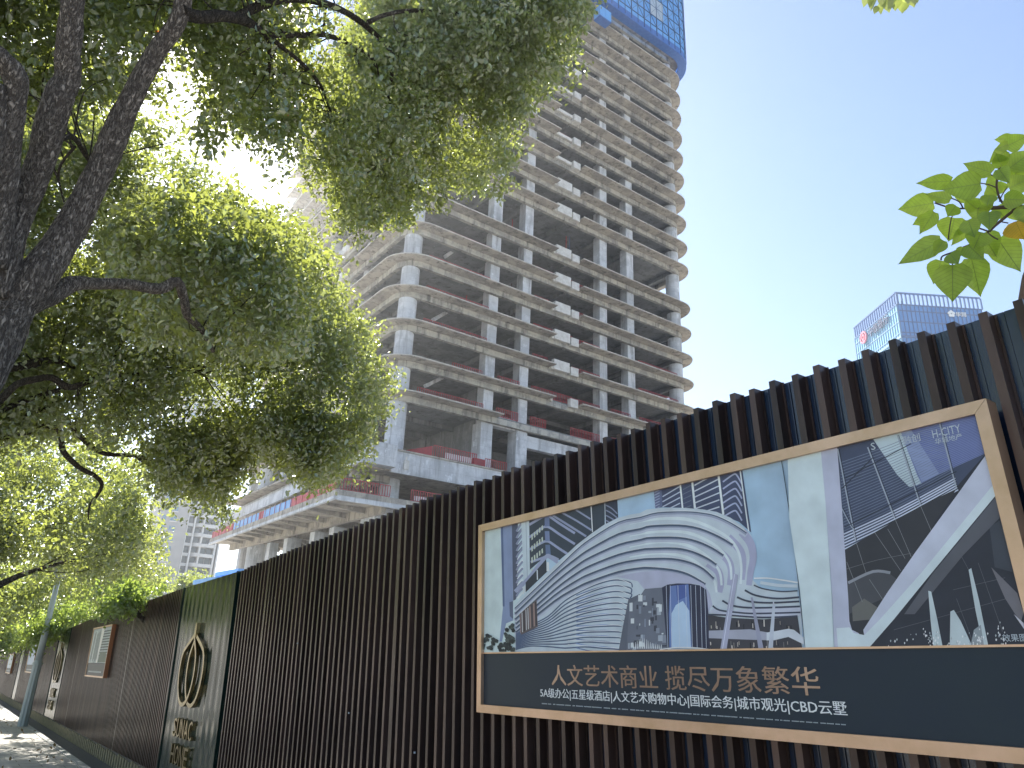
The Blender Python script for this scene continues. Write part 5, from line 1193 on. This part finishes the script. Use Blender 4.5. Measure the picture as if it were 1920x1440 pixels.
BL = [((820, 385), (590, 310), 100), ((735, 470), (430, 520), 175), ((510, 450), (235, 465), 100), ((500, 600), (300, 545), 75), ((372, 620), (90, 670), 150), ((380, 690), (262, 862), 100), ((330, 730), (208, 790), 75),
      ((545, 640), (480, 725), 95), ((535, 735), (488, 918), 175), ((620, 820), (508, 950), 72), ((430, 910), (92, 1092), 140), ((450, 910), (372, 1022), 85), ((430, 1065), (370, 1248), 135), ((518, 1098), (520, 1382), 215),
      ((665, 1048), (735, 1345), 165), ((870, 900), (1042, 1148), 170), ((750, 860), (860, 1038), 150), ((740, 845), (680, 978), 150), ((640, 945), (765, 1062), 130), ((725, 585), (705, 782), 150), ((800, 690), (805, 830), 120),
      ((640, 750), (690, 890), 115), ((945, 365), (1005, 215), 150), ((985, 120), (833, 132), 62), ((940, 180), (1110, 95), 110), ((945, 170), (842, 208), 60), ((930, 215), (798, 312), 95), ((900, 335), (850, 235), 90),
      ((945, 450), (1120, 290), 170), ((955, 505), (1130, 420), 120), ((915, 590), (1120, 598), 110), ((862, 445), (765, 482), 95), ((870, 560), (788, 478), 110), ((805, 560), (785, 645), 90), ((858, 505), (965, 488), 75),
      ((1000, 662), (1052, 765), 115), ((858, 645), (925, 742), 110), ((540, 985), (608, 1022), 72), ((500, 1012), (565, 1095), 100), ((1060, 640), (1120, 800), 120), ((1150, 500), (1300, 420), 150), ((1160, 600), (1330, 700), 160),
      ((960, 350), (1150, 210), 130), ((880, 360), (960, 470), 90), ((560, 600), (650, 520), 90), ((700, 660), (610, 590), 80)]
def broad_leaf(mb, a, b2, wpx, r, rd):
    a3 = mpt(*a, r); dl = math.hypot(b2[0] - a[0], b2[1] - a[1]); rt = r + rd.uniform(-0.03, 0.03); b3 = mpt(*b2, rt); ax_ = b3 - a3; L = np.linalg.norm(ax_); ax_ = ax_ / L
    view = a3 / np.linalg.norm(a3); sd_ = np.cross(ax_, view); sd_ /= np.linalg.norm(sd_); wproj = wpx * 1.08 / SM / F_PX * r
    wreal = max(wproj, L * 0.55); c_ = min(wproj / wreal, 1); tilt = math.acos(c_) * rd.choice((-1, 1)); sd2 = sd_ * math.cos(tilt) + np.cross(ax_, sd_) * math.sin(tilt); nr = np.cross(ax_, sd2)
    prof = [(0.0, 0.0), (0.02, 0.22), (0.10, 0.40), (0.24, 0.49), (0.40, 0.47), (0.56, 0.38), (0.72, 0.25), (0.86, 0.11), (0.94, 0.045), (1.0, 0.0)]
    curl = rd.uniform(-0.16, 0.08); fold = rd.uniform(0.05, 0.55); mids, Ls, Rs = [], [], []
    for t_, w_ in prof:
        t2 = t_ - 0.05 * (1 if 0 < t_ < 0.05 else 0); m3 = a3 + ax_ * L * t_ + nr * curl * L * (t_ ** 2); mids.append(m3)
        wig = 0.02 * L * math.sin(t_ * 19 + fold * 9); Ls.append(m3 + ax_ * (t2 - t_) * L + sd2 * w_ * wreal + nr * (w_ * wreal * fold + wig)); Rs.append(m3 + ax_ * (t2 - t_) * L - sd2 * w_ * wreal + nr * (w_ * wreal * fold - wig))
    n = len(prof); fs = []
    for i in range(n - 1): fs += [(i, i + 1, n + i + 1, n + i), (i, 2 * n + i, 2 * n + i + 1, i + 1)]
    mb.add(mids + Ls + Rs, fs)
    return mids
PT = [0.0, 0.02, 0.10, 0.24, 0.40, 0.56, 0.72, 0.86, 0.94, 1.0]; PW = [0.0, 0.22, 0.40, 0.49, 0.47, 0.38, 0.25, 0.11, 0.045, 0.0]
def blade(o):
    at = o.data.attributes.new('blade', 'FLOAT_VECTOR', 'POINT'); buf = []
    for sgn in (0, 1, -1):
        for t_, w_ in zip(PT, PW): buf += [t_, w_ * sgn, 0.0]
    at.data.foreach_set('vector', buf); return o
rd = random.Random(8); vein = MB()
for i, (a, b2, w_) in enumerate(BL):
    mb = MB(); mids = broad_leaf(mb, a, b2, w_, 2.86 + rd.uniform(-0.12, 0.12), rd); blade(mb.build('leaf', M['leafbig'], TM, smooth=True))
    vein.tube([tuple(p * 0.9992) for p in mids], 0.0006, 4)
mb = MB(); broad_leaf(mb, (1005, 762), (1075, 910), 165, 2.84, rd); blade(mb.build('leaf', M['leafyellow'], TM, smooth=True))['label'] = 'yellow autumn leaf'
vein.build('leaf_vein', M['leafbright'], TM)
# leaf tips dipping in at the top edge
TN = empty('overhead_branch', tuple(P(1690, -160, 4.2)), 'small hanging leaf cluster dipping in at the top edge against the blue sky', 'tree branch')
mb = MB(); mb.tube(smooth_path([P(2300, -500, 5.0), P(1900, -160, 4.4), P(1750, -60, 4.2), P(1660, -20, 4.2)], 4), [0.02] * 5 + [0.012] * 4 + [0.006] * 4, 6); mb.build('branch', M['stem'], TN)
SMs, OMs = SM, OM; OM, SM = (1560, 0), 8.727
def mpt(x, y, r): return P(OM[0] + x / SM, OM[1] + y / SM, r)
for a, b2, w_ in (((590, -120), (512, 132), 120), ((650, -60), (615, 135), 80), ((700, -80), (638, 190), 90), ((740, 100), (688, 238), 80), ((790, 60), (802, 236), 80), ((900, -40), (936, 205), 150), ((1060, -40), (1032, 188), 130), ((1180, 20), (1146, 232), 130), ((1300, -120), (1345, 118), 170), ((830, -90), (800, 110), 120), ((1000, -120), (960, 60), 150), ((1200, -150), (1260, 60), 160), ((1380, -60), (1402, 50), 60), ((720, -160), (700, 20), 120)):
    mb = MB(); broad_leaf(mb, a, b2, w_, 4.2 + rd.uniform(-0.1, 0.1), rd); mb.build('leaf', M['leafC'], TN, smooth=True)

# --- trees across the road (seen in the glossy panels)
for i, y in enumerate((6, 18, 30, 42, 54, 68, 84)):
    t_ = empty('plane_tree', (-16.5, y, gz(y)), 'leafy tree standing across the road, outside the picture, reflected in the green panels', 'tree', 'trees across the road')
    mb = MB(); mb.tube([(-16.5, y, gz(y)), (-16.4, y, gz(y) + 2.5), (-16.5, y + .2, gz(y) + 5)], [0.3, 0.24, 0.15], 10); mb.build('trunk', M['bark'], t_)
    n = 80; cs = rng.normal(size=(n, 3)); cs /= np.linalg.norm(cs, axis=1)[:, None]; cs *= (rng.uniform(0.3, 1, n) ** 0.5)[:, None]
    cs = cs * np.array([4.0, 5.6, 4.2]) + np.array([-16.5, y, gz(y) + 6.6])
    p_ = np.repeat(cs, 70, axis=0) + rng.normal(size=(n * 70, 3)) * 0.6
    leaves_mesh('crown', p_, 0.3, rng, M['leafC'], t_)

# fallen leaves on the pavement
lf = empty('fallen_leaves', (0, 20, gz(20)), None, None); n = 420
yy = rng.uniform(9, 42, n); xx = rng.uniform(-1.5, 2.4, n); pp = np.stack([xx, yy, np.array([gz(v) for v in yy]) + 0.012], 1)
o = leaves_mesh('fallen_leaves', pp, 0.075, rng, M['leafyellow'], lf, droop=-0.3); o.parent = None; o.location = lf.location; bpy.data.objects.remove(lf); o.name = 'fallen_leaves'; o['kind'] = 'stuff'; o['label'] = 'dry yellow leaves scattered over the pavement beside the fence'; o['category'] = 'fallen leaves'
o.data.materials[0] = mat('dry_leaf', (0.22, 0.15, 0.06), 0.8)
